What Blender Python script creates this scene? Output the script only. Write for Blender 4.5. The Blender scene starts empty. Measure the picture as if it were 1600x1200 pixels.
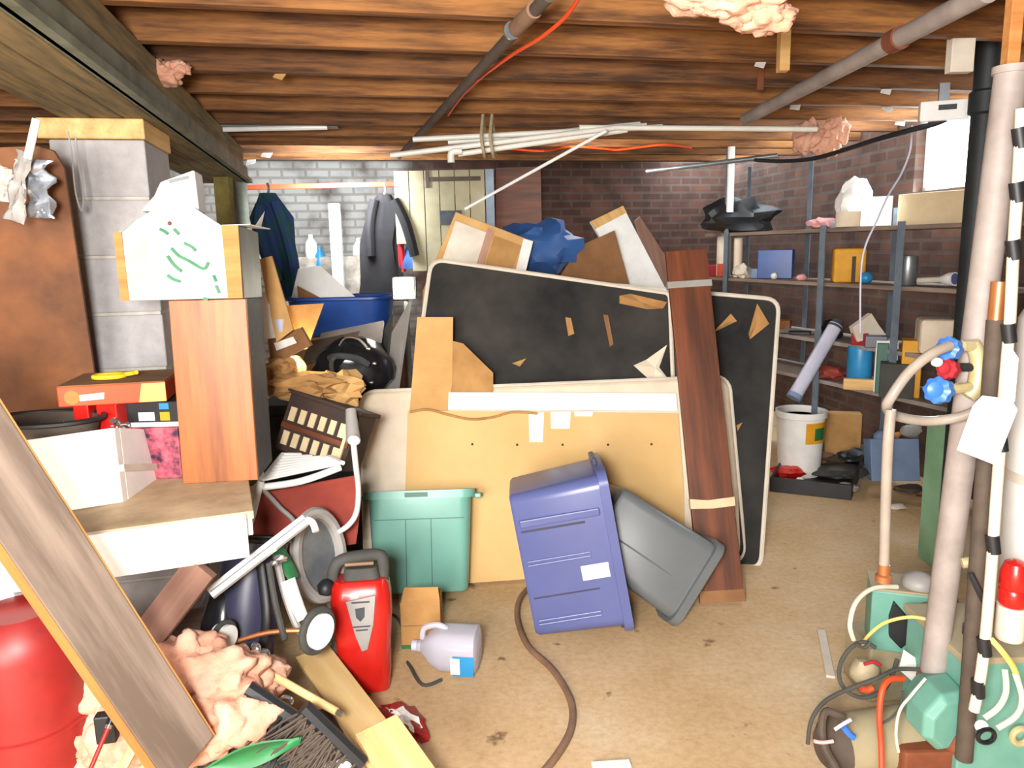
import bpy, bmesh, math, random
from mathutils import Vector, Matrix, Euler, noise
R = math.radians
scene = bpy.context.scene
# ---------------- camera ----------------
FPX = 1200.0
CAM_LOC = Vector((0, 0, 1.5))
CAM_ROT = (Matrix.Rotation(R(80), 3, 'X') @ Matrix.Rotation(R(-1.2), 3, 'Z'))
cd = bpy.data.cameras.new('camera'); cam = bpy.data.objects.new('camera', cd)
scene.collection.objects.link(cam)
cam.matrix_world = Matrix.Translation(CAM_LOC) @ CAM_ROT.to_4x4()
cd.sensor_width = 36; cd.lens = FPX / 1600 * 36; cd.clip_start = 0.05
scene.camera = cam
# ---------------- world, lamps, exposure ----------------
wd = bpy.data.worlds.new('sky'); scene.world = wd; wd.use_nodes = True
wd.node_tree.nodes['Background'].inputs[0].default_value = (0.82, 0.93, 1.0, 1)
wd.node_tree.nodes['Background'].inputs[1].default_value = 5.0
scene.view_settings.view_transform = 'Standard'
scene.view_settings.look = 'None'
scene.view_settings.exposure = 1.15
scene.view_settings.gamma = 1.0
scene.view_settings.use_curve_mapping = False
def area(name, loc, target, sx, sy, power, col):
    l = bpy.data.lights.new(name, 'AREA'); l.shape = 'RECTANGLE'; l.size = sx; l.size_y = sy
    l.energy = power; l.color = col
    o = bpy.data.objects.new(name, l); scene.collection.objects.link(o)
    o.location = loc
    o.rotation_euler = (Vector(target) - Vector(loc)).to_track_quat('-Z', 'Y').to_euler()
    return o
area('flash_light', (-0.25, -0.25, 1.62), (-0.1, 3.0, 1.05), 0.35, 0.35, 58, (1.0, 0.97, 0.93))
area('camera_side_fill', (-1.2, -2.2, 1.5), (0.2, 4.0, 1.0), 1.6, 1.6, 110, (1.0, 0.96, 0.9))  # added soft fill from behind the camera, not a real stair opening
area('window_daylight', (2.66, 4.75, 1.95), (1.2, 4.2, 1.2), 0.42, 0.4, 13, (0.82, 0.93, 1.0))
area('back_window_daylight', (-1.15, 5.4, 1.95), (-1.6, 7.0, 1.3), 0.5, 0.4, 20, (0.9, 0.96, 1.0))
area('back_fill', (0.6, 5.2, 2.12), (0.75, 6.0, 0.6), 0.4, 0.4, 9, (1.0, 0.93, 0.85))  # added fill light to brighten the far end, no bulb hangs here

# ---------------- pixel helpers: a point of the place at depth Y, or on the plane z ----------------
def ray(px, py):
    return CAM_ROT @ Vector(((px - 800) / FPX, (600 - py) / FPX, -1))
def W(px, py, Y):
    d = ray(px, py); return CAM_LOC + d * (Y / d.y)
def G(px, py, z=0.0):
    d = ray(px, py); return CAM_LOC + d * ((z - CAM_LOC.z) / d.z)
# house frame, turned a little from the view
HA = R(12)
HU = Vector((math.cos(HA), math.sin(HA), 0)); HV = Vector((-math.sin(HA), math.cos(HA), 0))
def HM(origin):
    return Matrix.Translation(Vector(origin)) @ Matrix.Rotation(HA, 4, 'Z')

# ---------------- materials ----------------
def lin(h):
    h = h.lstrip('#'); c = [int(h[i:i+2], 16) / 255 for i in (0, 2, 4)]
    return [x / 12.92 if x <= .04045 else ((x + .055) / 1.055) ** 2.4 for x in c]
MATS = {}
def mat(name, hx, rough=.75, metal=0, hx2=None, scale=6, kind='noise', amt=.5, alpha=None, emit=None, bump=.0, coat=0, trans=0):
    if name in MATS: return MATS[name]
    m = bpy.data.materials.new(name); m.use_nodes = True; MATS[name] = m
    nt = m.node_tree; N = nt.nodes; L = nt.links
    b = N['Principled BSDF']
    a = lin(hx); c2 = lin(hx2) if hx2 else [x * .72 for x in a]
    tc = N.new('ShaderNodeTexCoord'); mp = N.new('ShaderNodeMapping')
    L.new(tc.outputs['Object'], mp.inputs['Vector'])
    if kind == 'wood': mp.inputs['Scale'].default_value = (1.2, 14, 14)
    if kind == 'woody': mp.inputs['Scale'].default_value = (14, 1.2, 14)
    if kind == 'woodz': mp.inputs['Scale'].default_value = (14, 14, 1.2)
    no = N.new('ShaderNodeTexNoise'); no.inputs['Scale'].default_value = scale
    no.inputs['Detail'].default_value = 6; no.inputs['Roughness'].default_value = .62
    L.new(mp.outputs[0], no.inputs['Vector'])
    rp = N.new('ShaderNodeMapRange'); rp.inputs[1].default_value = .5 - amt * .35; rp.inputs[2].default_value = .5 + amt * .35
    L.new(no.outputs['Fac'], rp.inputs[0])
    mx = N.new('ShaderNodeMix'); mx.data_type = 'RGBA'
    mx.inputs['A'].default_value = (*a, 1); mx.inputs['B'].default_value = (*c2, 1)
    L.new(rp.outputs[0], mx.inputs['Factor'])
    L.new(mx.outputs['Result'], b.inputs['Base Color'])
    b.inputs['Roughness'].default_value = rough; b.inputs['Metallic'].default_value = metal
    if coat: b.inputs['Coat Weight'].default_value = coat
    if trans: b.inputs['Transmission Weight'].default_value = trans; b.inputs['IOR'].default_value = 1.2
    if alpha is not None: b.inputs['Alpha'].default_value = alpha
    if emit: b.inputs['Emission Color'].default_value = (*a, 1); b.inputs['Emission Strength'].default_value = emit
    if bump:
        bp = N.new('ShaderNodeBump'); bp.inputs['Strength'].default_value = bump; bp.inputs['Distance'].default_value = .01
        L.new(no.outputs['Fac'], bp.inputs['Height']); L.new(bp.outputs[0], b.inputs['Normal'])
    return m
def brmix(N, L, br, hexw, no):
    k = N.new('ShaderNodeMix'); k.data_type = 'RGBA'; k.inputs['A'].default_value = (*lin(hexw), 1); k.inputs['B'].default_value = (*lin('#b0aca6'), 1)
    L.new(br.outputs['Fac'], k.inputs['Factor']); return k.outputs['Result']
def brick_mat(name, c1, c2, mortar, bw, bh, ms, white=None, hexw='#cfcfcc', offset=.5):
    m = bpy.data.materials.new(name); m.use_nodes = True; MATS[name] = m
    nt = m.node_tree; N = nt.nodes; L = nt.links; b = N['Principled BSDF']; b.inputs['Roughness'].default_value = .9
    tc = N.new('ShaderNodeTexCoord'); sp = N.new('ShaderNodeSeparateXYZ'); L.new(tc.outputs['Object'], sp.inputs[0])
    ad = N.new('ShaderNodeMath'); L.new(sp.outputs['X'], ad.inputs[0]); L.new(sp.outputs['Y'], ad.inputs[1])
    cb = N.new('ShaderNodeCombineXYZ'); L.new(ad.outputs[0], cb.inputs[0]); L.new(sp.outputs['Z'], cb.inputs[1])
    br = N.new('ShaderNodeTexBrick'); L.new(cb.outputs[0], br.inputs['Vector'])
    br.inputs['Color1'].default_value = (*lin(c1), 1); br.inputs['Color2'].default_value = (*lin(c2), 1)
    br.inputs['Mortar'].default_value = (*lin(mortar), 1)
    br.inputs['Scale'].default_value = 1; br.inputs['Brick Width'].default_value = bw; br.inputs['Row Height'].default_value = bh
    br.inputs['Mortar Size'].default_value = ms; br.inputs['Bias'].default_value = 0; br.offset = offset
    no = N.new('ShaderNodeTexNoise'); no.inputs['Scale'].default_value = 5; no.inputs['Detail'].default_value = 8
    L.new(tc.outputs['Object'], no.inputs['Vector'])
    mu = N.new('ShaderNodeMix'); mu.data_type = 'RGBA'; mu.blend_type = 'MULTIPLY'; mu.inputs['Factor'].default_value = .8
    rr_ = N.new('ShaderNodeMapRange'); rr_.inputs[1].default_value = .3; rr_.inputs[2].default_value = .65; rr_.inputs[3].default_value = .45; rr_.inputs[4].default_value = 1.15
    L.new(no.outputs['Fac'], rr_.inputs[0]); L.new(br.outputs['Color'], mu.inputs['A']); L.new(rr_.outputs[0], mu.inputs['B'])
    out = mu.outputs['Result']
    if white:   # flaking whitewash between two distances along the wall
        x0, x1 = white
        m1 = N.new('ShaderNodeMapRange'); m1.interpolation_type = 'SMOOTHSTEP'; m1.inputs[1].default_value = x1 + .35; m1.inputs[2].default_value = x1 - .25
        L.new(sp.outputs['X'], m1.inputs[0])
        m2 = N.new('ShaderNodeMath'); m2.operation = 'MULTIPLY_ADD'; m2.inputs[1].default_value = 3.2; m2.inputs[2].default_value = -1.75
        n2 = N.new('ShaderNodeTexNoise'); n2.inputs['Scale'].default_value = 3.5; n2.inputs['Detail'].default_value = 7
        L.new(tc.outputs['Object'], n2.inputs['Vector']); L.new(n2.outputs['Fac'], m2.inputs[0])
        a2 = N.new('ShaderNodeMath'); a2.use_clamp = True; L.new(m1.outputs[0], a2.inputs[0]); L.new(m2.outputs[0], a2.inputs[1])
        a3 = N.new('ShaderNodeMath'); a3.operation = 'MULTIPLY'; a3.use_clamp = True
        L.new(a2.outputs[0], a3.inputs[0]); L.new(m1.outputs[0], a3.inputs[1])
        wx = N.new('ShaderNodeMix'); wx.data_type = 'RGBA'; L.new(brmix(N, L, br, hexw, no), wx.inputs['B'])
        L.new(a3.outputs[0], wx.inputs['Factor']); L.new(out, wx.inputs['A']); out = wx.outputs['Result']
    L.new(out, b.inputs['Base Color'])
    bp = N.new('ShaderNodeBump'); bp.inputs['Strength'].default_value = .5; bp.inputs['Distance'].default_value = .012
    iv = N.new('ShaderNodeMath'); iv.operation = 'SUBTRACT'; iv.inputs[0].default_value = 1; L.new(br.outputs['Fac'], iv.inputs[1])
    L.new(iv.outputs[0], bp.inputs['Height']); L.new(bp.outputs[0], b.inputs['Normal'])
    return m
M = {}
def D(k, *a, **kw): M[k] = mat(k, *a, **kw)
D('joist', '#a06a36', hx2='#56341a', kind='wood', scale=2.2, amt=.38, rough=.8, bump=.3)
D('joist2', '#845630', hx2='#422a18', kind='wood', scale=2.0, amt=.35, rough=.85, bump=.3)
D('subfloor', '#6b4628', hx2='#3a2614', kind='wood', scale=1.5, amt=.4, rough=.9)
D('girder', '#8f7a50', hx2='#5c5236', kind='wood', scale=2.5, amt=.4, rough=.85)
D('green_steel', '#7c8272', hx2='#565c4c', scale=7, rough=.6)
D('olive_post', '#8a7c3a', hx2='#5d5730', scale=9)
D('pine', '#e0b878', hx2='#c09050', kind='wood', scale=1.6, amt=.5, rough=.6)
D('pale_pine', '#f0d49c', hx2='#d8b070', kind='wood', scale=1.3, amt=.7, rough=.6)
D('orange_wood', '#b46a2a', hx2='#74380f', kind='woody', scale=1.0, amt=.45, rough=.45)
D('edge_wood', '#c88a4c', hx2='#a86c34', kind='wood', scale=2)
D('grey_wood', '#988678', hx2='#6c5c50', kind='wood', scale=1.2, amt=.4, rough=.7)
D('red_board', '#8a6858', hx2='#6c4c40', kind='wood', scale=1.4)
D('mahogany', '#7c4020', hx2='#4a240e', kind='wood', scale=1.1, amt=.45, rough=.5)
D('rust_door', '#8a5226', hx2='#422614', scale=2.6, amt=.5, rough=.7)
D('char', '#41464c', hx2='#2f3338', scale=20, rough=.7)
D('block', '#b4b0b0', hx2='#9c9898', scale=24, amt=.8, rough=.95, bump=.4)
D('mortar', '#c4beb6', hx2='#a8a29a', scale=24, rough=.95)
D('galv', '#8e9690', hx2='#7a827c', scale=9, rough=.5, metal=.35)
D('galv2', '#7f857f', hx2='#6c726c', scale=9, rough=.5, metal=.35)
D('white', '#f0efec', hx2='#e2e0da', scale=9, rough=.6)
D('white_gloss', '#f2f2f0', hx2='#e6e6e2', scale=9, rough=.25)
D('offwhite', '#dcd4c6', hx2='#cbbfae', scale=7, rough=.8)
D('cream', '#e6d8c4', hx2='#d6c6ae', scale=5, rough=.9)
D('tan_board', '#ddb980', hx2='#cfa76a', scale=2.5, amt=.6, rough=.85)
D('card', '#bd9058', hx2='#a07442', scale=6, rough=.9)
D('card_light', '#d2a86c', hx2='#bd9058', scale=4, rough=.9)
D('card_dark', '#946a44', hx2='#7c5636', scale=6, rough=.9)
D('paper_bag', '#b88c54', hx2='#9a7040', scale=8, rough=.9, bump=.4)
D('black_fabric', '#0e0e10', hx2='#3c3833', scale=2.6, amt=.55, rough=.85)
D('black_fabric2', '#0e0f12', hx2='#34312d', scale=3.2, amt=.55, rough=.85)
D('black', '#17181a', hx2='#222326', scale=10, rough=.5)
D('black_gloss', '#141518', hx2='#1e2024', scale=10, rough=.22)
D('rubber', '#4a4a46', hx2='#383834', scale=10, rough=.8)
D('dark_brown', '#3c2820', hx2='#2a1c18', scale=8)
D('teal', '#7cb4a6', hx2='#70a89a', scale=3, rough=.4)
D('teal_dark', '#2c6454', hx2='#26584a', scale=3, rough=.5)
D('navy', '#5c6496', hx2='#545c8c', scale=3, rough=.32)
D('navy_dark', '#3c3c54', hx2='#34344a', scale=3, rough=.35)
D('grey_plastic', '#686c6e', hx2='#5e6264', scale=3, rough=.38)
D('grey_light', '#a09c98', hx2='#8e8a86', scale=6, rough=.5)
D('steel', '#9aa0a4', hx2='#80868a', scale=12, rough=.35, metal=.7)
D('chrome', '#d8d8d8', rough=.18, metal=.9)
D('blue_steel', '#7c8a98', hx2='#66727e', scale=9, rough=.5, metal=.2)
D('red', '#cf2018', hx2='#b41812', scale=4, rough=.3, coat=.3)
D('red_dull', '#a42824', hx2='#7a1a18', scale=4, rough=.45)
D('red_cloth', '#a8483a', hx2='#8c3a30', scale=6, rough=.85)
D('orange', '#e8501c', hx2='#d84410', scale=6, rough=.5)
D('orange_dim', '#c8481c', hx2='#a83c18', scale=6, rough=.6)
D('yellow', '#ecd030', hx2='#dcb820', scale=6, rough=.5)
D('gold', '#e2a41c', hx2='#c88a14', scale=6, rough=.6)
D('light_yellow', '#f0cc70', hx2='#e4b858', scale=6, rough=.5)
D('blue', '#1f4fa0', hx2='#173c80', scale=5, rough=.35)
D('blue_tarp', '#33609e', hx2='#284c86', scale=3, rough=.55)
D('blue_handle', '#3f78cc', hx2='#3266b4', scale=12, rough=.4)
D('sky_blue', '#2f8fc8', hx2='#2a80b4', scale=10, rough=.4)
D('pale_blue', '#7c90b0', hx2='#6c80a0', scale=6, rough=.6)
D('green', '#2c7a46', hx2='#236438', scale=8, rough=.5)
D('bright_green', '#2a9c3c', rough=.5)
D('green_metal', '#98c8a4', hx2='#709c78', scale=4, amt=.8, rough=.6)
D('pump_green', '#74a898', hx2='#5c9484', scale=7, amt=.7, rough=.5)
D('pump_beige', '#b0a080', hx2='#8c8468', scale=6, amt=.9, rough=.6)
D('copper', '#d08858', hx2='#b87448', rough=.35, metal=.6)
D('brass', '#d8cca0', hx2='#b8a878', rough=.4, metal=.3)
D('rust', '#8a4a28', hx2='#5c3020', scale=12, amt=.9)
D('iron', '#a39892', hx2='#8a7e78', scale=8, rough=.6)
D('iron_dark', '#5c4e42', hx2='#3e342c', scale=14, amt=.9, rough=.8)
D('soil_pipe', '#22292c', hx2='#16191c', scale=8, rough=.6)
D('hose', '#8c6c54', hx2='#745846', scale=12, rough=.6)
D('clear_hose', '#a89c90', hx2='#988c80', scale=12, rough=.3, alpha=.85)
D('jug', '#d4d4e2', hx2='#c6c6d6', scale=5, rough=.15, alpha=.6)
D('lavender', '#c8c8dc', hx2='#b4b4c8', scale=5, rough=.4)
D('pvc', '#e4e2da', hx2='#d0cec4', scale=6, rough=.4)
D('pvc_dim', '#c8c4b8', hx2='#b0aca0', scale=6, rough=.5)
D('beadboard', '#a49c80', hx2='#8c8468', scale=5, rough=.8)
D('insulation', '#e2b49c', hx2='#cc9074', scale=12, amt=.5, rough=1, bump=1.0)
D('pink', '#e8b0b0', hx2='#d89898', scale=9)
D('cable_white', '#ddd4c0', hx2='#ccc0aa', scale=10, rough=.5)
D('tag', '#f4f2ec', rough=.8)
D('green_ink', '#3c7c58', hx2='#5c9474', scale=20)
D('grey_ink', '#8a8c90', rough=.8)
D('denim', '#24386c', hx2='#164a44', scale=9, amt=.3, rough=.9)
D('dark_coat', '#0d0c10', hx2='#1c181a', scale=7, rough=.9)
D('crimson', '#a01824', hx2='#88141e', scale=8, rough=.8)
D('glass', '#ffffff', rough=.03, trans=1)
D('lamp_on', '#fff8ea', emit=7)
D('bulb_warm', '#ffe9a0', emit=3)
D('tape', '#d8c4a0', hx2='#c8b088', scale=6)
D('stone', '#c8c0b4', hx2='#80766a', scale=8, rough=.95, bump=.5)
D('rope', '#b8a888', hx2='#988868', scale=30)
D('rose', '#d86474', hx2='#381838', scale=22, amt=.35, rough=.5)
D('metal_foil', '#c8ccd4', hx2='#8c9098', scale=14, rough=.3, metal=.5)

# ---------------- mesh builder ----------------
class MB:
    def __init__(s): s.v = []; s.f = []; s.mi = []; s.cur = 0
    def add(s, vs, fs, X=None):
        n = len(s.v)
        for p in vs:
            p = Vector(p); s.v.append(X @ p if X is not None else p)
        for f in fs: s.f.append([i + n for i in f]); s.mi.append(s.cur)
        return s
    def slot(s, i): s.cur = i; return s
    def box(s, c, d, X=None):
        x, y, z = c; a, b, e = d[0] / 2, d[1] / 2, d[2] / 2
        vs = [(x + i * a, y + j * b, z + k * e) for k in (-1, 1) for j in (-1, 1) for i in (-1, 1)]
        return s.add(vs, [(0, 2, 3, 1), (4, 5, 7, 6), (0, 1, 5, 4), (2, 6, 7, 3), (0, 4, 6, 2), (1, 3, 7, 5)], X)
    def prism(s, poly, z0, z1, X=None):
        n = len(poly)
        ar = sum(poly[i][0] * poly[(i+1) % n][1] - poly[(i+1) % n][0] * poly[i][1] for i in range(n))
        if ar < 0: poly = poly[::-1]
        vs = [(p[0], p[1], z0) for p in poly] + [(p[0], p[1], z1) for p in poly]
        fs = [tuple(range(n))[::-1], tuple(range(n, 2 * n))] + [(i, (i+1) % n, n + (i+1) % n, n + i) for i in range(n)]
        return s.add(vs, fs, X)
    def loft(s, loops, cap0=True, cap1=True, closed=False, X=None):
        n = len(loops[0]); vs = [p for l in loops for p in l]; fs = []
        m = len(loops)
        for k in range(m if closed else m - 1):
            a, b = k * n, ((k + 1) % m) * n
            for i in range(n):
                j = (i + 1) % n; fs.append((a + i, a + j, b + j, b + i))
        if not closed:
            if cap0: fs.append(tuple(range(n))[::-1])
            if cap1: fs.append(tuple(range((m - 1) * n, m * n)))
        return s.add(vs, fs, X)
    def tube(s, pts, r, n=10, smooth=True, closed=False, flat=1.0, up=None):
        pts = [Vector(p) for p in pts]
        rs = r if isinstance(r, (list, tuple)) else None
        if smooth and len(pts) > 2:
            out = []; ro = []; P = pts; m = len(P); seg = m if closed else m - 1
            for i in range(seg):
                p0 = P[(i-1) % m] if closed or i > 0 else P[0]; p1 = P[i]; p2 = P[(i+1) % m]
                p3 = P[(i+2) % m] if closed or i + 2 < m else P[-1]
                for k in range(5):
                    t = k / 5
                    out.append(.5 * ((2*p1) + (p2-p0)*t + (2*p0-5*p1+4*p2-p3)*t*t + (3*p1-p0-3*p2+p3)*t*t*t))
                    if rs: ro.append(rs[i] * (1-t) + rs[(i+1) % m] * t)
            if not closed:
                out.append(P[-1])
                if rs: ro.append(rs[-1])
            pts = out; rs = ro if rs else None
        loops = []; nrm = None; m = len(pts)
        for i, p in enumerate(pts):
            if closed: t = pts[(i+1) % m] - pts[i-1]
            else: t = pts[min(i+1, m-1)] - pts[max(i-1, 0)]
            t.normalize()
            if nrm is None:
                a = Vector(up) if up else (Vector((0, 0, 1)) if abs(t.z) < .9 else Vector((1, 0, 0)))
                nrm = (a - t * a.dot(t)).normalized()
            else:
                q = nrm - t * nrm.dot(t); nrm = q.normalized() if q.length > 1e-6 else nrm
            bi = t.cross(nrm); rr = rs[i] if rs else r
            loops.append([p + nrm * (math.cos(2*math.pi*k/n) * rr * flat) + bi * (math.sin(2*math.pi*k/n) * rr) for k in range(n)])
        return s.loft(loops, closed=closed)
    def cyl(s, p0, p1, r0, r1=None, n=20):
        r1 = r0 if r1 is None else r1
        return s.tube([p0, p1], [r0, r1], n, smooth=False)
    def lathe(s, prof, X=None, n=24, cap0=True, cap1=True):
        return s.loft([[(r * math.cos(2*math.pi*k/n), r * math.sin(2*math.pi*k/n), z) for k in range(n)] for r, z in prof], cap0, cap1, X=X)
    def grid(s, fn, nu, nv, th=0.004, X=None):
        P = [[Vector(fn(i / nu, j / nv)) for j in range(nv + 1)] for i in range(nu + 1)]
        def nr(i, j):
            a = P[min(i+1, nu)][j] - P[max(i-1, 0)][j]; b = P[i][min(j+1, nv)] - P[i][max(j-1, 0)]
            c = a.cross(b); return c.normalized() if c.length > 1e-9 else Vector((0, 0, 1))
        A = []; B = []
        for i in range(nu + 1):
            for j in range(nv + 1):
                q = nr(i, j) * th / 2; A.append(P[i][j] + q); B.append(P[i][j] - q)
        w = nv + 1; n = len(A); fs = []
        for i in range(nu):
            for j in range(nv):
                a, b, c, d = i*w+j, (i+1)*w+j, (i+1)*w+j+1, i*w+j+1
                fs += [(a, b, c, d), (n+d, n+c, n+b, n+a)]
        for i in range(nu):
            for j, fl in ((0, 0), (nv, 1)):
                a, b = i*w+j, (i+1)*w+j; f = (a, n+a, n+b, b); fs.append(f if not fl else f[::-1])
        for j in range(nv):
            for i, fl in ((0, 1), (nu, 0)):
                a, b = i*w+j, i*w+j+1; f = (a, n+a, n+b, b); fs.append(f if not fl else f[::-1])
        return s.add(A + B, fs, X)
    def blob(s, c, rad, amp=.15, freq=3, seed=0, sub=3, flatz=None, X=None, sharp=False):
        bm = bmesh.new(); bmesh.ops.create_icosphere(bm, subdivisions=sub, radius=1)
        vs = []
        for v in bm.verts:
            p = v.co.normalized(); q = p * freq + Vector((seed * 7.1, seed * 3.3, seed))
            d = noise.noise(q) + .5 * noise.noise(q * 2.3)
            if sharp: d = abs(d) * 1.6 - .4
            k = 1 + amp * d
            w = Vector((p.x * rad[0] * k, p.y * rad[1] * k, p.z * rad[2] * k))
            if flatz is not None: w.z = max(w.z, flatz)
            vs.append(w + Vector(c))
        fs = [tuple(v.index for v in f.verts) for f in bm.faces]; bm.free()
        return s.add(vs, fs, X)
def rr(w, h, r, z, n=5):
    r = min(r, w / 2 - 1e-4, h / 2 - 1e-4); o = []
    for cx, cy, a0 in ((w/2-r, h/2-r, 0), (-w/2+r, h/2-r, 90), (-w/2+r, -h/2+r, 180), (w/2-r, -h/2+r, 270)):
        for k in range(n + 1):
            a = R(a0 + 90 * k / n); o.append((cx + r * math.cos(a), cy + r * math.sin(a), z))
    return o
WM = {}
COUNT = {}
def link(name, data, Mw, parent):
    o = bpy.data.objects.new(name, data); scene.collection.objects.link(o)
    if parent is not None: o.parent = parent; o.matrix_basis = WM[parent.name].inverted() @ Mw
    else: o.matrix_basis = Mw
    WM[o.name] = Mw.copy(); return o
def mesh_of(name, mb, mats, Minv=None, smooth=False, bev=0):
    me = bpy.data.meshes.new(name)
    vs = [Minv @ p if Minv is not None else p for p in mb.v]
    me.from_pydata([tuple(p) for p in vs], [], mb.f)
    if not isinstance(mats, (list, tuple)): mats = [mats]
    for m in mats: me.materials.append(m if not isinstance(m, str) else M[m])
    for p, i in zip(me.polygons, mb.mi): p.material_index = min(i, len(mats) - 1)
    bm = bmesh.new(); bm.from_mesh(me); bmesh.ops.recalc_face_normals(bm, faces=bm.faces); bm.to_mesh(me); bm.free()
    if smooth:
        for p in me.polygons: p.use_smooth = True
        me.set_sharp_from_angle(angle=R(40 if smooth != 'full' else 180))
    me.update(); return me
def finish(o, bev):
    if bev:
        b = o.modifiers.new('bevel', 'BEVEL'); b.width = bev; b.segments = 2; b.limit_method = 'ANGLE'; b.angle_limit = R(35)
def tag(o, label, cat, group=None, kind=None):
    if label: o['label'] = label
    if cat: o['category'] = cat
    if group: o['group'] = group
    if kind: o['kind'] = kind
    return o
def thing(name, label, cat, X=None, group=None):
    """an Empty at the thing's base; X is a point or a matrix"""
    Mw = Matrix.Translation(Vector(X)) if not isinstance(X, Matrix) else X
    return tag(link(name, None, Mw, None), label, cat, group)
def part(name, mb, m, parent, smooth=False, bev=0, world=False, label=None):
    """a part; its vertices are in the root's frame (or in world coordinates)"""
    Mp = WM[parent.name]
    me = mesh_of(name, mb, m, Mp.inverted() if world else None, smooth, bev)
    o = link(name, me, Mp, parent); finish(o, bev)
    if label: o['label'] = label
    return o
def solo(name, mb, m, label, cat, X=None, smooth=False, bev=0, group=None):
    if X is None:
        xs = [p.x for p in mb.v]; ys = [p.y for p in mb.v]; zs = [p.z for p in mb.v]
        Mw = Matrix.Translation(((min(xs)+max(xs))/2, (min(ys)+max(ys))/2, min(zs)))
        me = mesh_of(name, mb, m, Mw.inverted(), smooth, bev)
    else:
        Mw = X if isinstance(X, Matrix) else Matrix.Translation(Vector(X))
        me = mesh_of(name, mb, m, None, smooth, bev)
    o = link(name, me, Mw, None); finish(o, bev)
    return tag(o, label, cat, group)
def struct(name, mb, m, X=None, parent=None, smooth=False, bev=0):
    Mw = Matrix.Identity(4) if X is None else X
    o = link(name, mesh_of(name, mb, m, None, smooth, bev), Mw, None); finish(o, bev); o['kind'] = 'structure'; return o
def copy_tree(o, Mw=None, parent=None, label=None):
    c = o.copy(); scene.collection.objects.link(c)
    if parent is None: c.matrix_basis = Mw; WM[c.name] = Mw.copy()
    else: c.parent = parent; WM[c.name] = WM[parent.name]
    if label: c['label'] = label
    for ch in [x for x in scene.collection.objects if x.parent == o]: copy_tree(ch, parent=c)
    return c
def frame(o, x, y):
    """frame at o with x along x, y in the plane of x and y"""
    x = Vector(x).normalized(); y = Vector(y); y = (y - x * y.dot(x)).normalized(); z = x.cross(y)
    m = Matrix.Identity(4)
    for i in range(3): m[i][0] = x[i]; m[i][1] = y[i]; m[i][2] = z[i]; m[i][3] = Vector(o)[i]
    return m
def beam_frame(p0, p1, side=(0, 0, 1)):
    """x runs from p0 to p1, z nearest to side"""
    p0 = Vector(p0); p1 = Vector(p1); x = (p1 - p0).normalized(); z = Vector(side); z = (z - x * z.dot(x)).normalized()
    return frame(p0, x, z.cross(x)), (p1 - p0).length
def board(name, p0, p1, w, t, m, label, cat, side=(0, 0, 1), group=None, bev=.002):
    """a board from p0 to p1: w wide across, t thick along side"""
    X, L = beam_frame(p0, p1, side)
    return solo(name, MB().box((L/2, 0, 0), (L, w, t)), m, label, cat, X, bev=bev, group=group)
def plane_frame(pts):
    a, b, c = Vector(pts[0]), Vector(pts[1]), Vector(pts[-1])
    X = frame(a, b - a, c - a)
    n = Vector((X[0][2], X[1][2], X[2][2]))
    if n.dot(CAM_LOC - a) < 0: X = frame(a, b - a, a - c)     # local z looks at the viewer's side
    return X
def flat(pts, X):
    I = X.inverted(); return [((I @ Vector(p)).x, (I @ Vector(p)).y) for p in pts]
def panel(name, pts, th, m, label, cat, bev=.002, group=None, z0=0):
    """a flat panel whose face runs through pts (world), th thick towards the back"""
    X = plane_frame(pts)
    return solo(name, MB().prism(flat(pts, X), -th + z0, z0), m, label, cat, X, bev=bev, group=group)
# ======================= THE SETTING =======================
def hit(px, py, o, n):
    d = ray(px, py); return CAM_LOC + d * ((Vector(o) - CAM_LOC).dot(n) / d.dot(n))
JZ = 2.2
OW = Vector((2.65, 4.5, 0))
WN = Vector((math.cos(R(7)), math.sin(R(7)), 0)); WV = Vector((-WN.y, WN.x, 0))
fl = bpy.data.materials.new('concrete_floor'); fl.use_nodes = True
def floor_mat(m):
    nt = m.node_tree; N = nt.nodes; L = nt.links; b = N['Principled BSDF']; b.inputs['Roughness'].default_value = .8
    tc = N.new('ShaderNodeTexCoord')
    def nz(sc, det=8, ro=.6):
        n = N.new('ShaderNodeTexNoise'); n.inputs['Scale'].default_value = sc; n.inputs['Detail'].default_value = det; n.inputs['Roughness'].default_value = ro
        L.new(tc.outputs['Object'], n.inputs['Vector']); return n.outputs['Fac']
    def ramp(f, stops):
        r = N.new('ShaderNodeValToRGB'); e = r.color_ramp.elements
        e[0].position = stops[0][0]; e[0].color = (*lin(stops[0][1]), 1); e[1].position = stops[-1][0]; e[1].color = (*lin(stops[-1][1]), 1)
        for p, c in stops[1:-1]:
            k = e.new(p); k.color = (*lin(c), 1)
        L.new(f, r.inputs[0]); return r.outputs[0]
    base = ramp(nz(1.3), [(.32, '#c2a074'), (.5, '#d2b288'), (.68, '#dec6a4')])
    spots = ramp(nz(9, 4, .5), [(.27, '#6a4a30'), (.33, '#ffffff'), (1, '#ffffff')])
    fine = ramp(nz(40, 5, .7), [(.3, '#e2dcd4'), (.6, '#ffffff')])
    m1 = N.new('ShaderNodeMix'); m1.data_type = 'RGBA'; m1.blend_type = 'MULTIPLY'; m1.inputs['Factor'].default_value = .75
    L.new(base, m1.inputs['A']); L.new(spots, m1.inputs['B'])
    m2 = N.new('ShaderNodeMix'); m2.data_type = 'RGBA'; m2.blend_type = 'MULTIPLY'; m2.inputs['Factor'].default_value = .8
    L.new(m1.outputs['Result'], m2.inputs['A']); L.new(fine, m2.inputs['B'])
    L.new(m2.outputs['Result'], b.inputs['Base Color'])
floor_mat(fl)
struct('floor', MB().box((0, 2.6, -.1), (12, 14, .2)), fl)
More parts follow.
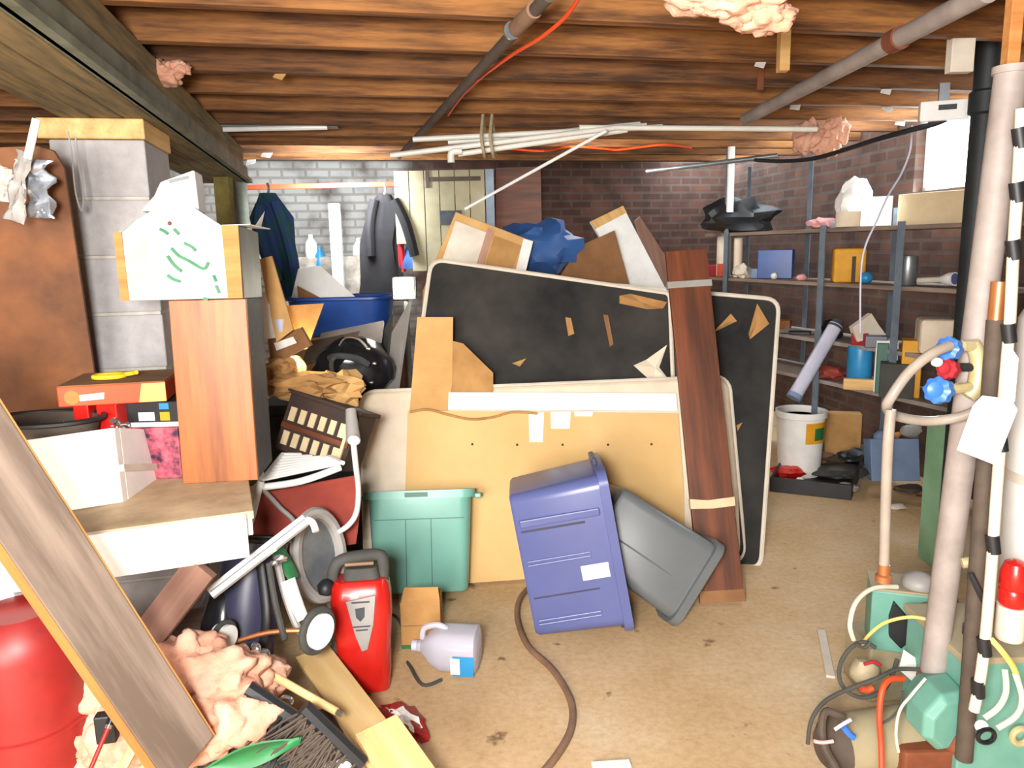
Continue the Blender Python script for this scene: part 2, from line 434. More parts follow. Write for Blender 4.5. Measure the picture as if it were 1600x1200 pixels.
# subfloor boards overhead
cm = MB()
for k in range(60):
    cm.box((-1.3, -3.4 + k * .2, 0), (8.9, .194, .022))
struct('ceiling', cm, M['subfloor'], HM((0, 0, 2.42)))
for k in range(17):
    yk = 1.25 + .43 * (k - 4)
    X = HM((0, yk, JZ)); h = .2
    # joists end on the right-hand wall: intersection of the joist line with the wall plane
    xr = (OW - Vector((0, yk, 0))).dot(WN) / HU.dot(WN) - .02
    struct('ceiling_joist', MB().box(((xr - 4.6) / 2, 0, h/2), (xr + 4.6, .05, h)), M['joist' if k % 3 else 'joist2'], X, bev=.003)
brick = brick_mat('brick', '#6e4c3e', '#533a30', '#605048', .21, .075, .012)
brick_b = brick_mat('brick_whitewashed', '#664236', '#4c342c', '#5c4c44', .21, .075, .012, white=(-9, 4.3))
XR = frame(OW, WV, -WN)
nR = WN
BACKY = 8.1     # distance along the side wall's line
xb = (BACKY - 4.5) / WV.y
def loc(p, X): return X.inverted() @ Vector(p)
wa = [loc(hit(px, py, OW, nR), XR) for px, py in ((1430, 196), (1521, 190), (1521, 292), (1430, 298))]
wx0 = (wa[1].x + wa[2].x) / 2; wx1 = (wa[0].x + wa[3].x) / 2; wz1 = 2.28; wz0 = (wa[2].z + wa[3].z) / 2
wr = MB()
wr.box(((-8 + wx0) / 2, -.06, 1.2), (wx0 + 8, .12, 2.44)); wr.box(((xb + wx1) / 2 + .1, -.06, 1.2), (xb + .2 - wx1, .12, 2.44))
wr.box(((wx0 + wx1) / 2, -.06, wz0 / 2), (wx1 - wx0, .12, wz0)); wr.box(((wx0 + wx1) / 2, -.06, (wz1 + 2.42) / 2), (wx1 - wx0, .12, 2.42 - wz1))
struct('wall_right', wr, brick, XR)
wf = MB(); t = .03
for a, b, c, d in ((wx0, wx1, wz0, wz0 + t), (wx0, wx1, wz1 - t, wz1), (wx0, wx0 + t, wz0, wz1), (wx1 - t, wx1, wz0, wz1)):
    wf.box(((a + b) / 2, -.09, (c + d) / 2), (b - a, .05, d - c))
wf.slot(1).box(((wx0 + wx1) / 2, -.1, (wz0 + wz1) / 2), (wx1 - wx0 - .04, .004, wz1 - wz0 - .04))
struct('window_1', wf, [M['white'], mat('window_glass', '#ffffff', rough=.02, alpha=.12)], XR)
OB = OW + WV * xb
XB = frame(OB - HU * 7.5, HU, HV)
bk = struct('wall_back', MB().box((3.75, .14, 1.2), (7.8, .28, 2.44)), brick_b, XB)
XL = frame(OB - HU * 6.6, -HV, HU)
struct('wall_left', MB().box((5.4, -.14, 1.2), (11.2, .28, 2.44)), brick_mat('brick_dark', '#6e4636', '#54382c', '#786c62', .21, .075, .012), XL)
struct('wall_front', MB().box((-.5, -3.1, 1.2), (9, .2, 2.44)), M['block'])
# girder on the left, parallel to the side walls
e0 = W(254, 193, 2.9); GZ = e0.z
XG = frame((e0.x, e0.y, GZ), HV, -HU)
gm = MB()
for k in range(3): gm.box((-.85, .055 + .1 * k, (JZ - GZ) / 2), (6.7, .094, JZ - GZ))
struct('main_girder', gm, M['girder'], XG, bev=.004)
struct('girder_edge_angle', MB().box((-.85, -.02, .012), (6.7, .045, .024)).box((-.85, -.01, .05), (6.7, .012, .1)), M['green_steel'], XG)
# concrete block pier carrying the girder
random.seed(3)
pr = MB(); mo = MB()
xl = (W(95, 300, 2.9) - W(262, 300, 2.9)).length
cap = .07; z = GZ - cap; k = 0
pt = loc(W(262, 230, 2.9), XG)
while z > .02:
    hh = min(.193, z)
    w = xl * (.79 if k == 0 else 1)
    if k % 2: pr.box((.1, -.005 + w/2, z - hh/2), (.39, w, hh))
    else:
        pr.box((.1, -.005 + w/2, z - hh/2), (.386, w - .004, hh))
    mo.box((.1, -.005 + w/2, z - hh - .005), (.375, w - .012, .016))
    z -= .203; k += 1
XP = frame(Vector((e0.x, e0.y, 0)) - HU * .05, HV, -HU)
pier = struct('block_pier', pr, M['block'], XP, bev=.006)
struct('pier_mortar', mo, M['mortar'], XP)
struct('pier_cap', MB().box((.1, .16, GZ - cap/2), (.42, .34, cap - .002)), M['pine'], XP, bev=.004)
# olive wooden post further back, under the girder
pp = W(350, 300, 4.9)
struct('support_post', MB().box((pp.x, pp.y, GZ/2), (.09, .09, GZ)), M['olive_post'], bev=.004)
pp2 = W(372, 300, 5.3)
struct('support_column', MB().cyl((pp2.x, pp2.y, 0), (pp2.x, pp2.y, GZ), .06), M['green_steel'], smooth=True)
# dark beam crossing the back of the room under the joists
bb = W(560, 266, 6.6)
struct('back_beam', MB().box((0, 0, .1), (5.8, .16, JZ - bb.z)), mat('back_beam_wood', '#4a2c1c', hx2='#2c1c14', kind='wood', scale=2), HM((bb.x + .6, bb.y + .13, bb.z)), bev=.004)

# ======================= MATTRESS FOUNDATIONS LEANING IN THE MIDDLE =======================
def sheet_frame(bl, br, tl):
    return frame(bl, Vector(br) - Vector(bl), Vector(tl) - Vector(bl))   # x right, y up the panel, z away from wall (towards viewer)
# cream-bordered foundation in front
bl = G(572, 924); br = G(1172, 880)
tl = W(590, 612, 3.5); 
XC = sheet_frame(bl, br, tl)
Lc = (br - bl).length; Hc = (tl - bl).length
cf = thing('mattress_foundation', 'cream fabric mattress foundation with rounded corners leaning behind the tan board', 'mattress foundation', XC)
def rrect(x0, y0, x1, y1, r, n=6):
    return [(p[0] + (x0+x1)/2, p[1] + (y0+y1)/2) for p in rr(x1-x0, y1-y0, r, 0, n)]
Xb = XC @ Matrix.Translation((0, 0, -.09))
body = MB().prism(rrect(0, 0.01, Lc - .02, Hc, .07), -.085, 0)
part('fabric_border', body, 'cream', cf, bev=.02, smooth=True)
part('piping', MB().tube([(p[0], p[1], 0) for p in rrect(.0, .01, Lc - .02, Hc, .07, 5)], .008, 6, smooth=False, closed=True), 'offwhite', cf, smooth=True)
# tan cardboard sheet standing against it
XT = XC @ Matrix.Translation((0, 0, .03))
def onC(px, py, dz=.02):
    o = XC @ Vector((0, 0, dz)); n = Vector((XC[0][2], XC[1][2], XC[2][2])); return hit(px, py, o, n)
tb = thing('cardboard_sheet', 'large tan cardboard sheet with torn top flap leaning on the cream foundation', 'cardboard', XC)
I = XC.inverted()
def cpoly(px, dz=.02): return [((I @ onC(x, y, dz)).x, max((I @ onC(x, y, dz)).y, .006)) for x, y in px]
part('main_panel', MB().prism(cpoly([(637, 642), (700, 642), (1060, 646), (1068, 760), (1074, 905), (629, 930)]), .006, .02), 'tan_board', tb)
part('upright_flap', MB().prism(cpoly([(652, 495), (708, 495), (707, 598), (700, 641), (640, 641)]), .004, .014), 'card_light', tb)
part('torn_flap', MB().prism(cpoly([(708, 532), (724, 536), (771, 582), (771, 612), (706, 612)]), .000, .008), 'card', tb)
part('white_strip', MB().prism(cpoly([(701, 613), (1056, 615), (1058, 642), (700, 640)]), .018, .026), 'white', tb, label='white top edge strip')
curl = [onC(x, y, .03) for x, y in ((640, 644), (668, 640), (700, 648), (735, 655), (770, 652), (800, 644), (840, 646))]
part('curled_edge', MB().tube(curl, .006, 6), 'card', tb, smooth=True, world=True)
for (px, py, w, h) in ((838, 668, 24, 46), (876, 657, 32, 26), (912, 647, 30, 7)):
    part('paper_label', MB().prism(cpoly([(px-w/2, py-h/2), (px+w/2, py-h/2-1), (px+w/2-2, py+h/2), (px-w/2+1, py+h/2)]), .0205, .0225), 'tag', tb, label='white paper label')
nh = MB()
for px, py in ((738, 694), (808, 695), (879, 695), (950, 695), (1018, 694)):
    p = I @ onC(px, py); nh.lathe([(.006, 0), (.005, .002)], Matrix.Translation((p.x, p.y, .02)), 8)
part('nail_holes', nh, 'dark_brown', tb)

# black dust-covered foundations behind
def black_foundation(nm, lab, quad, ys, th, mate, rc):
    """quad: px of TL, TR, BR, BL with their distances"""
    pts = [W(x, y, yy) for (x, y), yy in zip(quad, ys)]
    X = frame(pts[3], pts[2] - pts[3], pts[0] - pts[3])
    z = Vector((X[0][2], X[1][2], X[2][2]))
    fp = [((X.inverted() @ p).x, (X.inverted() @ p).y) for p in pts]
    t = thing(nm, lab, 'mattress foundation', X)
    return t, X, fp
def round_poly(poly, rad, n=5):
    out = []; m = len(poly)
    for i in range(m):
        p0 = Vector(poly[i-1]); p = Vector(poly[i]); p1 = Vector(poly[(i+1) % m]); r = rad[i]
        if r <= 0: out.append(tuple(p)); continue
        a = p + (p0 - p).normalized() * r; b = p + (p1 - p).normalized() * r
        for k in range(n + 1):
            t_ = k / n; q = a * (1-t_)**2 + p * 2*t_*(1-t_) + b * t_*t_; out.append(tuple(q))
    return out
# right, rear one
tB, XBk, fpB = black_foundation('mattress_foundation', 'black-backed foundation with white piped edge behind the mahogany plank, farther right', [(960, 446), (1219, 466), (1188, 886), (940, 900)], [3.95, 3.8, 3.43, 3.5], .1, None, 0)
pB = round_poly(fpB, [.02, .07, .05, .02])
part('dust_cover', MB().prism(pB, -.01, 0), 'black_fabric2', tB)
part('fabric_side', MB().prism(pB, -.10, -.012), 'cream', tB, bev=.01)
part('piping', MB().tube([(x, y, .004) for x, y in pB], .011, 6, smooth=False, closed=True), 'offwhite', tB, smooth=True)
# left, front one
tA, XA, fpA = black_foundation('mattress_foundation', 'black-backed foundation with torn cover standing behind the tan cardboard sheet', [(674, 405), (1048, 457), (1062, 890), (602, 925)], [3.85, 3.85, 3.52, 3.42], .1, None, 0)
pA = round_poly(fpA, [.07, .03, .03, .05])
part('dust_cover', MB().prism(pA, -.01, 0), 'black_fabric', tA)
part('fabric_side', MB().prism(pA, -.12, -.012), 'cream', tA, bev=.01)
part('piping', MB().tube([(x, y, .0) for x, y in pA], .011, 6, smooth=False, closed=True), 'offwhite', tA, smooth=True)
def torn(root, X, px, m, dz=.006, lift=.03):
    o = X @ Vector((0, 0, dz)); n = Vector((X[0][2], X[1][2], X[2][2]))
    ps = [X.inverted() @ hit(x, y, o, n) for x, y in px]
    c = sum((Vector((p.x, p.y, 0)) for p in ps), Vector()) / len(ps); mb = MB()
    k = len(ps); vs = [(p.x, p.y, dz + (.0 if i % 2 else lift)) for i, p in enumerate(ps)] + [(p.x, p.y, dz - .003 + (.0 if i % 2 else lift)) for i, p in enumerate(ps)]
    vs += [(c.x, c.y, dz + lift * .3), (c.x, c.y, dz + lift*.3 - .003)]
    fs = []
    for i in range(k):
        j = (i+1) % k; fs += [(i, j, 2*k), (k+j, k+i, 2*k+1), (i, k+i, k+j, j)]
    mb.add(vs, fs)
    part('torn_cardboard', mb, m, root, label='torn tan scrap')
torn(tA, XA, [(966, 464), (985, 459), (1040, 474), (1036, 482), (1010, 485), (968, 474)], 'card')
torn(tA, XA, [(883, 496), (892, 497), (897, 522), (888, 525)], 'card', lift=.01)
torn(tA, XA, [(942, 492), (950, 492), (958, 538), (953, 542)], 'card_dark', lift=.01)
torn(tA, XA, [(988, 572), (1010, 562), (1040, 540), (1030, 574), (1050, 604), (1020, 598)], 'cream')
torn(tA, XA, [(800, 568), (822, 560), (812, 573)], 'card', lift=.01)
torn(tB, XBk, [(1112, 522), (1142, 490), (1150, 504)], 'card')
torn(tB, XBk, [(1168, 524), (1183, 474), (1200, 508), (1172, 530)], 'card')
torn(tB, XBk, [(1150, 665), (1160, 660), (1152, 674)], 'card', lift=.01)
# mahogany plank in front
p0 = G(1128, 944); p1 = W(1071, 392, 3.55)
Xp, Lp = beam_frame(p0 + Vector((0, 0, .015)), p1, (0, -1, .1))
pk = thing('wooden_plank', 'dark reddish-brown plank leaning upright against the black foundations', 'plank', Xp)
part('plank_body', MB().box((Lp/2, 0, 0), (Lp, .185, .028)), 'mahogany', pk, bev=.003)
xt = (Xp.inverted() @ hit(1108, 786, Xp @ Vector((0, 0, .014)), Vector((Xp[0][2], Xp[1][2], Xp[2][2])))).x
part('masking_tape', MB().prism([(xt-.018, -.096), (xt-.024, 0), (xt-.02, .096), (xt+.022, .096), (xt+.012, .02), (xt+.02, -.096)], -.0155, .0158), 'tape', pk, label='torn strip of pale tape around the plank')
xt2 = (Xp.inverted() @ hit(1072, 444, Xp @ Vector((0, 0, .014)), Vector((Xp[0][2], Xp[1][2], Xp[2][2])))).x
part('strap', MB().box((xt2, 0, 0), (.03, .2, .034)), 'grey_light', pk, label='grey strap round the upper end')
part('frayed_foot', MB().box((.02, 0, 0), (.05, .19, .03)), 'card_dark', pk)
# ======================= HELPERS FOR PLACED THINGS =======================
def bframe(bl, br, tl):
    """frame with x along the lower front edge, y up, z towards the viewer, and the width and height"""
    bl, br, tl = Vector(bl), Vector(br), Vector(tl)
    X = frame(bl, br - bl, tl - bl); p = X.inverted() @ tl
    return X, (br - bl).length, p.y
def on(X, px, py, dz=0):
    """local (x, y) where the pixel's ray meets the frame's front face"""
    n = Vector((X[0][2], X[1][2], X[2][2])); p = X.inverted() @ hit(px, py, X @ Vector((0, 0, dz)), n); return (p.x, p.y)
def oblong(name, bl, br, tl, depth, m, label, cat, bev=.004, group=None):
    X, w, h = bframe(bl, br, tl)
    return solo(name, MB().box((w/2, h/2, -depth/2), (w, h, depth)), m, label, cat, X, bev=bev, group=group)
def upbox(px0, px1, pyb, pyt, Y, zb=None):
    """lower left, lower right and upper left corner of a box front at distance Y, upright"""
    a = W(px0, pyb, Y); b = W(px1, pyb, Y); c = W((px0 + px1) / 2, pyt, Y)
    z0 = (a.z + b.z) / 2 if zb is None else zb
    return Vector((a.x, Y, z0)), Vector((b.x, Y, z0)), Vector((a.x, Y, c.z))
def carton(name, px0, px1, pyb, pyt, Y, depth, m, label, cat, zb=None, rot=0, group=None, bev=.004):
    a, b, c = upbox(px0, px1, pyb, pyt, Y, zb)
    if rot: q = Matrix.Rotation(R(rot), 3, 'Z'); b = a + q @ (b - a)
    return oblong(name, a, b, c, depth, m, label, cat, bev, group)

# ======================= WORKBENCH AND WHAT STANDS ON IT =======================
TZ = .8
a = G(384, 797, TZ); b0 = G(140, 829, TZ); dx = (a - b0).normalized(); dy = Vector((0, 0, 1)).cross(dx)
XW = frame(a, dx, dy)          # x to the right, y back, z up
wb = thing('workbench', 'workbench with thick white front edge and dirty tan top by the block pier', 'workbench', XW @ Matrix.Translation((-.5, .3, -TZ)))
MI = Matrix.Translation((.5, -.3, TZ))
def wpart(n, mb, m, **k):
    for i, v in enumerate(mb.v): mb.v[i] = MI @ v
    return part(n, mb, m, wb, **k)
wpart('tabletop', MB().box((-.66, .335, -.012), (1.36, .7, .024)), mat('dirty_top', '#d6be9a', hx2='#a08868', scale=5, amt=.5, rough=.8), bev=.003)
wpart('apron', MB().box((-.6, -.012, -.066), (1.2, .03, .125)), 'white', bev=.004)
wpart('side_apron', MB().box((.005, .33, -.05), (.02, .66, .05)), 'white', bev=.003)
for lx, ly in ((-.42, .05), (-.1, .62), (-1.25, .05), (-1.25, .62)):
    wpart('leg', MB().box((lx, ly, -.412), (.06, .06, .776)), 'grey_wood', bev=.003)
wpart('lower_shelf', MB().box((-.66, .33, -.55), (1.2, .6, .02)), 'grey_wood')
# orange wooden post box
bl = G(286, 757, TZ); br = G(403, 750, TZ); tl = W(244, 470, bl.y + .02)
X, w, h = bframe(bl + Vector((0, 0, .001)), br, tl)
ob = thing('wooden_box', 'tall orange-grained wooden box with dark grey side standing on the workbench', 'box', X)
part('front_board', MB().box((w/2, h/2, -.01), (w, h, .02)), 'orange_wood', ob, bev=.002)
ob_m = MB().box((w-.006, h/2, -.14), (.012, h, .24)).box((.006, h/2, -.14), (.012, h, .24)).box((w/2, h/2, -.266), (w, h, .012))
part('dark_sides', ob_m, 'char', ob, bev=.002)
# sheet metal boot resting on it
Xd = X @ Matrix.Translation((0, 0, .03))
def fd(px, dz=0): return [on(Xd, x, y, dz) for x, y in px]
hb = h
fr = [(190, 363), (214, 342), (236, 329), (302, 323), (346, 352), (358, 470), (202, 478)]
db = thing('metal_duct_boot', 'galvanized sheet-metal duct boot with green scribbles on top of the orange wooden box', 'duct', X @ Matrix.Translation((0, hb, 0)))
def dpart(n, mb, m, **k): return part(n, mb, m, db, world=True, **k)
def Wd(mb):
    for i, v in enumerate(mb.v): mb.v[i] = Xd @ v
    return mb
def lift(poly): return [(x, max(y, hb + .002)) for x, y in poly]
dpart('front_sheet', Wd(MB().prism(lift(fd(fr)), -.004, 0)), 'galv', bev=.001)
e = lift(fd([(346, 352), (372, 352), (380, 470), (357, 472)]))
dpart('edge_strip', Wd(MB().prism(e, -.02, .002)), 'edge_wood')
dpart('edge_strip', Wd(MB().prism(lift(fd([(177, 363), (190, 363), (203, 478), (190, 478)])), -.02, .002)), 'edge_wood')
x0, y0 = e[1]; x1, y1 = e[2]
dpart('side_sheet', Wd(MB().add([(x0, y0, 0), (x1, y1, 0), (x1, y1, -.32), (x0, y0, -.32), (x0-.004, y0, 0), (x1-.004, y1, 0), (x1-.004, y1, -.32), (x0-.004, y0, -.32)], [(0,1,2,3), (7,6,5,4), (0,4,5,1), (1,5,6,2), (2,6,7,3), (3,7,4,0)])), 'galv2')
l0 = lift(fd([(178, 363), (190, 478)]))
dpart('back_sheet', Wd(MB().prism([l0[0], l0[1], (x1, y1), (x0, y0)], -.322, -.318)), 'galv2')
dpart('top_sheet', Wd(MB().box(((l0[0][0]+x0)/2, y0 - .01, -.15), (x0 - l0[0][0], .004, .21))), 'galv')
for st in ([(263, 366), (258, 362), (250, 358)], [(268, 388), (280, 400), (296, 408), (318, 420), (326, 410)], [(262, 400), (272, 414), (284, 424)], [(288, 380), (300, 386), (306, 392)], [(262, 430), (270, 436), (282, 440)], [(334, 430), (338, 440)], [(338, 446), (343, 458)], [(272, 358), (280, 366)], [(318, 466), (326, 468)]):
    pts = [(*on(Xd, x, y), .002) for x, y in st]
    dpart('green_marker_stroke', Wd(MB().tube(pts, .0045, 6)), 'green_ink')
p = on(Xd, 265, 349); dpart('rivet', Wd(MB().lathe([(.006, 0), (.004, .004)], Matrix.Translation((p[0], p[1], 0)), 10)), 'rust')
# white vent hood and papers on top
zt = Vector((0, 0, 0))
Xh = Xd @ Matrix.Translation((0, 0, -.06))
vp = [on(Xh, *q) for q in ((218, 330), (240, 306), (250, 284), (303, 265), (311, 330))]
vh = thing('vent_hood', 'white plastic vent hood with a slot sitting on the metal duct boot', 'vent hood', Xh @ Matrix.Translation((vp[0][0], vp[0][1], 0)))
I2 = Matrix.Translation((-vp[0][0], -vp[0][1], 0))
m_ = MB().prism(vp, -.1, 0); [m_.v.__setitem__(i, I2 @ v) for i, v in enumerate(m_.v)]
part('hood', m_, 'white', vh, bev=.006)
sl = [on(Xh, *q) for q in ((264, 281), (295, 274), (296, 279), (265, 287))]
m_ = MB().prism(sl, -.002, .002); [m_.v.__setitem__(i, I2 @ v) for i, v in enumerate(m_.v)]
part('slot', m_, 'grey_ink', vh)
px_ = on(Xd, 372, 352)
Xq = Xd @ Matrix.Translation((px_[0], y0 + .003, -.12))
solo('folded_paper', MB().add([(-.08, 0, .1), (.03, .002, .1), (.06, .001, -.08), (-.08, .012, -.09), (-.08, -.003, .1), (.03, -.001, .1), (.06, -.002, -.08), (-.08, .009, -.09)], [(0,1,2,3), (7,6,5,4), (0,4,5,1), (1,5,6,2), (2,6,7,3), (3,7,4,0)]).add([(.03, .002, .02), (.06, .05, .0), (.035, .002, -.06)], [(0, 1, 2)]), 'tag', 'white paper with an upturned corner on the metal duct boot', 'paper', Xq)

# white foam box with chrome taps in it
bl = G(106, 800, TZ) + Vector((0, 0, .002)); br = G(192, 786, TZ) + Vector((0, 0, .002))
X, w, h = bframe(bl, br, W(22, 692, bl.y - .0)); 
fb = thing('foam_box', 'white foam box with chrome fittings on the left end of the workbench', 'box', X)
fp = [on(X, *q) for q in ((106, 800), (192, 786), (178, 668), (22, 690))]
fp[0] = (fp[0][0], .001); fp[1] = (fp[1][0], .001)
dd = .26
def skew(mb, k=.55):       # the box stands turned: its sides run back and to the right
    for i, v in enumerate(mb.v): mb.v[i] = Vector((v.x - v.z * k, v.y, v.z))
    return mb
part('front', skew(MB().prism(fp, -.03, 0)), 'white', fb, bev=.003)
part('back', skew(MB().prism(fp, -dd, -dd + .03)), 'white', fb, bev=.003)
rt = skew(MB().add([(fp[1][0]-.03, .001, -.03), (fp[1][0], .001, -.03), (fp[2][0], fp[2][1], -.03), (fp[2][0]-.03, fp[2][1], -.03), (fp[1][0]-.03, .001, -dd+.03), (fp[1][0], .001, -dd+.03), (fp[2][0], fp[2][1], -dd+.03), (fp[2][0]-.03, fp[2][1], -dd+.03)], [(0,1,2,3), (7,6,5,4), (0,4,5,1), (1,5,6,2), (2,6,7,3), (3,7,4,0)]))
part('side', rt, 'white', fb)
part('top_tray', skew(MB().box(((fp[2][0]+fp[3][0])/2 + .01, fp[2][1] - .05, -dd/2), (fp[2][0]-fp[3][0]-.05, .02, dd-.06))), 'grey_light', fb)
yb = fp[2][1] * .45
part('strap', skew(MB().box((fp[1][0]*.5+fp[2][0]*.5 + .008, yb, -dd/2), (.012, .02, dd))), 'offwhite', fb)
for k, (qx, qz) in enumerate(((.02, .10), (.1, .14))):
    bx = fp[3][0] + .06 + qx + .03 * k; by = fp[2][1] - .04
    mb = MB().cyl((bx, by, -qz), (bx, by + .055, -qz), .013).tube([(bx, by + .055, -qz), (bx, by + .075, -qz + .02), (bx + .01, by + .07, -qz + .05)], .009, 8).cyl((bx - .02, by + .06, -qz), (bx + .025, by + .06, -qz), .008)
    solo('chrome_tap', skew(mb), 'chrome', ('chrome tap fitting lying in the foam box, the left one', 'chrome tap fitting in the foam box, nearer the board-game boxes')[k], 'tap', X, smooth=True)
# black wire basket behind the taps
mb = MB(); a = X @ Vector((.0, fp[2][1], -.3)); c_ = W(70, 655, 2.25)
bk_ = thing('wire_basket', 'dark oval wire basket behind the chrome taps', 'basket', (c_.x, c_.y, TZ + .002))
hh = c_.z - TZ
part('rim', MB().tube([(.17*math.cos(t), .11*math.sin(t), hh) for t in [2*math.pi*k/14 for k in range(14)]], .008, 6, closed=True), 'black', bk_, smooth=True)
part('bowl', MB().lathe([(.06, 0), (.1, hh*.5), (.118, hh), (.112, hh), (.094, hh*.5), (.056, .006)], Matrix.Diagonal((1.35, .9, 1, 1)), 20), 'iron_dark', bk_, smooth=True)

# flat boxes stacked behind, between the foam box and the orange wooden box
YB = 2.36
carton('puzzle_box', 200, 284, 736, 668, YB, .3, 'rose', 'box with a pink rose picture on the workbench, lowest of the flat boxes', 'box', zb=TZ + .001)
zt_ = W(240, 668, YB).z
t_ = upbox(190, 284, 668, 660, YB, zt_ + .001); oblong('lid_tray', *t_, .28, 'white_gloss', 'thin white tray between the rose box and the black game box', 'tray')
zt_ = t_[2].z
X, w, h = bframe(*upbox(182, 290, 660, 628, YB, zt_ + .001))
gb = thing('game_box', 'black flat game box with white, blue and yellow patches on its edge', 'box', X)
part('box_body', MB().box((w/2, h/2, -.14), (w, h, .28)), 'black', gb, bev=.002)
q = on(X, 212, 652); part('white_patch', MB().box((q[0] + .035, h*.28, .0008), (.05, h*.42, .002)), 'white', gb)
q = on(X, 252, 650); part('yellow_patch', MB().box((q[0] + .012, h*.28, .0008), (.03, h*.42, .002)), 'gold', gb)
q = on(X, 250, 633); part('blue_patch', MB().box((q[0] + .012, h*.78, .0008), (.03, h*.3, .002)), 'sky_blue', gb)
zt_ = (X @ Vector((0, h, 0))).z
# red tins hold up the left end of the orange box
for k, (a_, b_) in enumerate(((116, 140), (152, 184))):
    carton('red_carton', a_, b_, 660, 633, 2.3, .12, 'red', ('small bright red carton under the left end of the orange box', 'small bright red carton under the orange box, next to the black game box')[k], 'carton', zb=TZ + .13)
oblong('grey_carton', Vector((W(70, 650, 2.31).x, 2.32, TZ + .001)), Vector((W(190, 650, 2.31).x, 2.32, TZ + .001)), Vector((W(70, 650, 2.31).x, 2.32, TZ + .128)), .2, 'card_dark', 'brown carton behind the foam box, under the red cartons', 'carton')
a_ = Vector((W(66, 640, 2.2).x, 2.28, zt_ + .004)); b_ = Vector((W(276, 610, 2.42).x, 2.345, zt_ + .004))
X, w, h = bframe(a_, b_, a_ + Vector((0, 0, .062)))
rb = thing('game_box', 'flat orange-red box with yellow end and brown top, topmost of the flat boxes', 'box', X)
part('box_body', MB().box((w/2, h/2, -.13), (w, h, .26)), 'orange', rb, bev=.003)
part('lid_top', MB().box((w/2, h + .001, -.13), (w-.004, .003, .255)), 'card_dark', rb)
part('yellow_end', MB().prism([(w*.74, .002), (w - .001, .002), (w - .001, h-.002), (w*.78, h-.002)], -.002, .0015), 'light_yellow', rb)
part('white_lettering_strip', MB().prism([(w*.2, h*.25), (w*.42, h*.3), (w*.43, h*.62), (w*.2, h*.55)], -.002, .0015), 'white', rb)
part('orange_spot', MB().lathe([(.022, 0), (.022, .0015)], Matrix.Translation((w*.13, h*.45, 0)), 14), 'edge_wood', rb)
Xy = X @ Matrix.Translation((w*.4, h + .004, -.1))
yt = thing('tape_measure', 'yellow ring-shaped plastic piece lying on the orange flat box', 'tape', Xy)
part('ring', MB().tube([(.045*math.cos(t), .008, .03*math.sin(t)) for t in [2*math.pi*k/12 for k in range(12)]], .008, 8, closed=True), 'yellow', yt, smooth=True)
part('disc', MB().blob((0, .006, 0), (.04, .006, .026), 0, sub=2), 'yellow', yt, smooth=True)
part('handle', MB().tube([(.04, .01, 0), (.07, .014, .005), (.085, .018, .02)], .007, 8), 'yellow', yt, smooth=True)

# ======================= LEFT EDGE =======================
# rusty brown panel leaning by the pier
pts = [W(-60, 235, 2.42), W(86, 238, 2.46), W(150, 600, 2.55), W(170, 760, 2.62), W(-60, 790, 2.5)]
X = frame(pts[3], pts[3] - pts[4] , pts[1] - pts[3])
pl = [on(X, *q) for q in ((-60, 232), (60, 228), (84, 236), (100, 262), (150, 600), (176, 800), (-60, 800))]
solo('rusty_steel_sheet', MB().prism(pl, -.02, 0), 'rust_door', 'rust-brown steel sheet leaning against the block pier at the far left', 'panel', X, bev=.002)
Xf = X
def strip_grid(name, c0, c1, wdt, m, label, cat, amp=.02, seed=0, th=.004, grp=None):
    c0 = Vector(c0); c1 = Vector(c1); d = c1 - c0; sd = d.normalized().cross(Vector((0, -1, 0))).normalized()
    def fn(u, v):
        p = c0 + d * v + sd * wdt * (u - .5) * (1 + .3 * math.sin(v*5+seed)); p.y += amp * noise.noise(Vector((u*4+seed, v*5, seed))) - .01; p.x += amp*noise.noise(Vector((u*3, v*3, seed+9))); return p
    return solo(name, MB().grid(fn, 10, 14, th), m, label, cat, smooth=True, group=grp)
strip_grid('foil_sheet', W(56, 250, 2.34), W(66, 340, 2.36), .09, 'metal_foil', 'crumpled silvery foil hanging in front of the rusty steel sheet', 'foil', .05, 1)
strip_grid('rag', W(10, 262, 2.3), W(6, 312, 2.31), .06, 'offwhite', 'pale rag hanging at the top of the rusty steel sheet, far left', 'rag', .03, 5)
strip_grid('grey_rag', W(42, 238, 2.28), W(24, 345, 2.31), .05, 'grey_light', 'grey rag strip hanging below the white tube at the far left', 'rag', .02, 3)
solo('plastic_tube', MB().cyl(W(57, 186, 2.25), W(43, 248, 2.25), .011), 'white_gloss', 'short bright white tube hanging from the ceiling at the far left', 'tube', smooth=True)
solo('wall_lamp_socket', MB().cyl(W(100, 196, 2.9), W(108, 212, 2.9), .045, .03).tube([W(108, 212, 2.9), W(112, 225, 2.9), W(118, 218, 2.85)], .012, 8), 'black', 'black lamp socket fixed beside the top of the pier', 'socket', smooth=True)
solo('wire_loop', MB().tube([W(118, 214, 2.6), W(122, 250, 2.6), W(130, 300, 2.6), W(128, 330, 2.6), W(118, 300, 2.6), W(112, 240, 2.6), W(106, 205, 2.6)], .003, 6), 'grey_light', 'thin wire loop hanging down the face of the pier', 'wire', smooth=True)
# near diagonal timber
X, L = beam_frame(W(-130, 552, 1.5), W(296, 1190, 1.72), (.9, -.42, .25))
nt_ = thing('timber_brace', 'weathered grey timber with orange edge slanting across the near left corner', 'timber', X)
part('face_ply', MB().box((L/2, 0, -.002), (L, .158, .034)), 'grey_wood', nt_, bev=.004)
part('edge_ply', MB().box((L/2, 0, -.0215), (L, .158, .005)), 'edge_wood', nt_)
part('lower_edge', MB().box((L/2, -.0805, -.003), (L, .003, .036)).box((L/2, .0805, -.003), (L, .003, .036)), 'edge_wood', nt_)
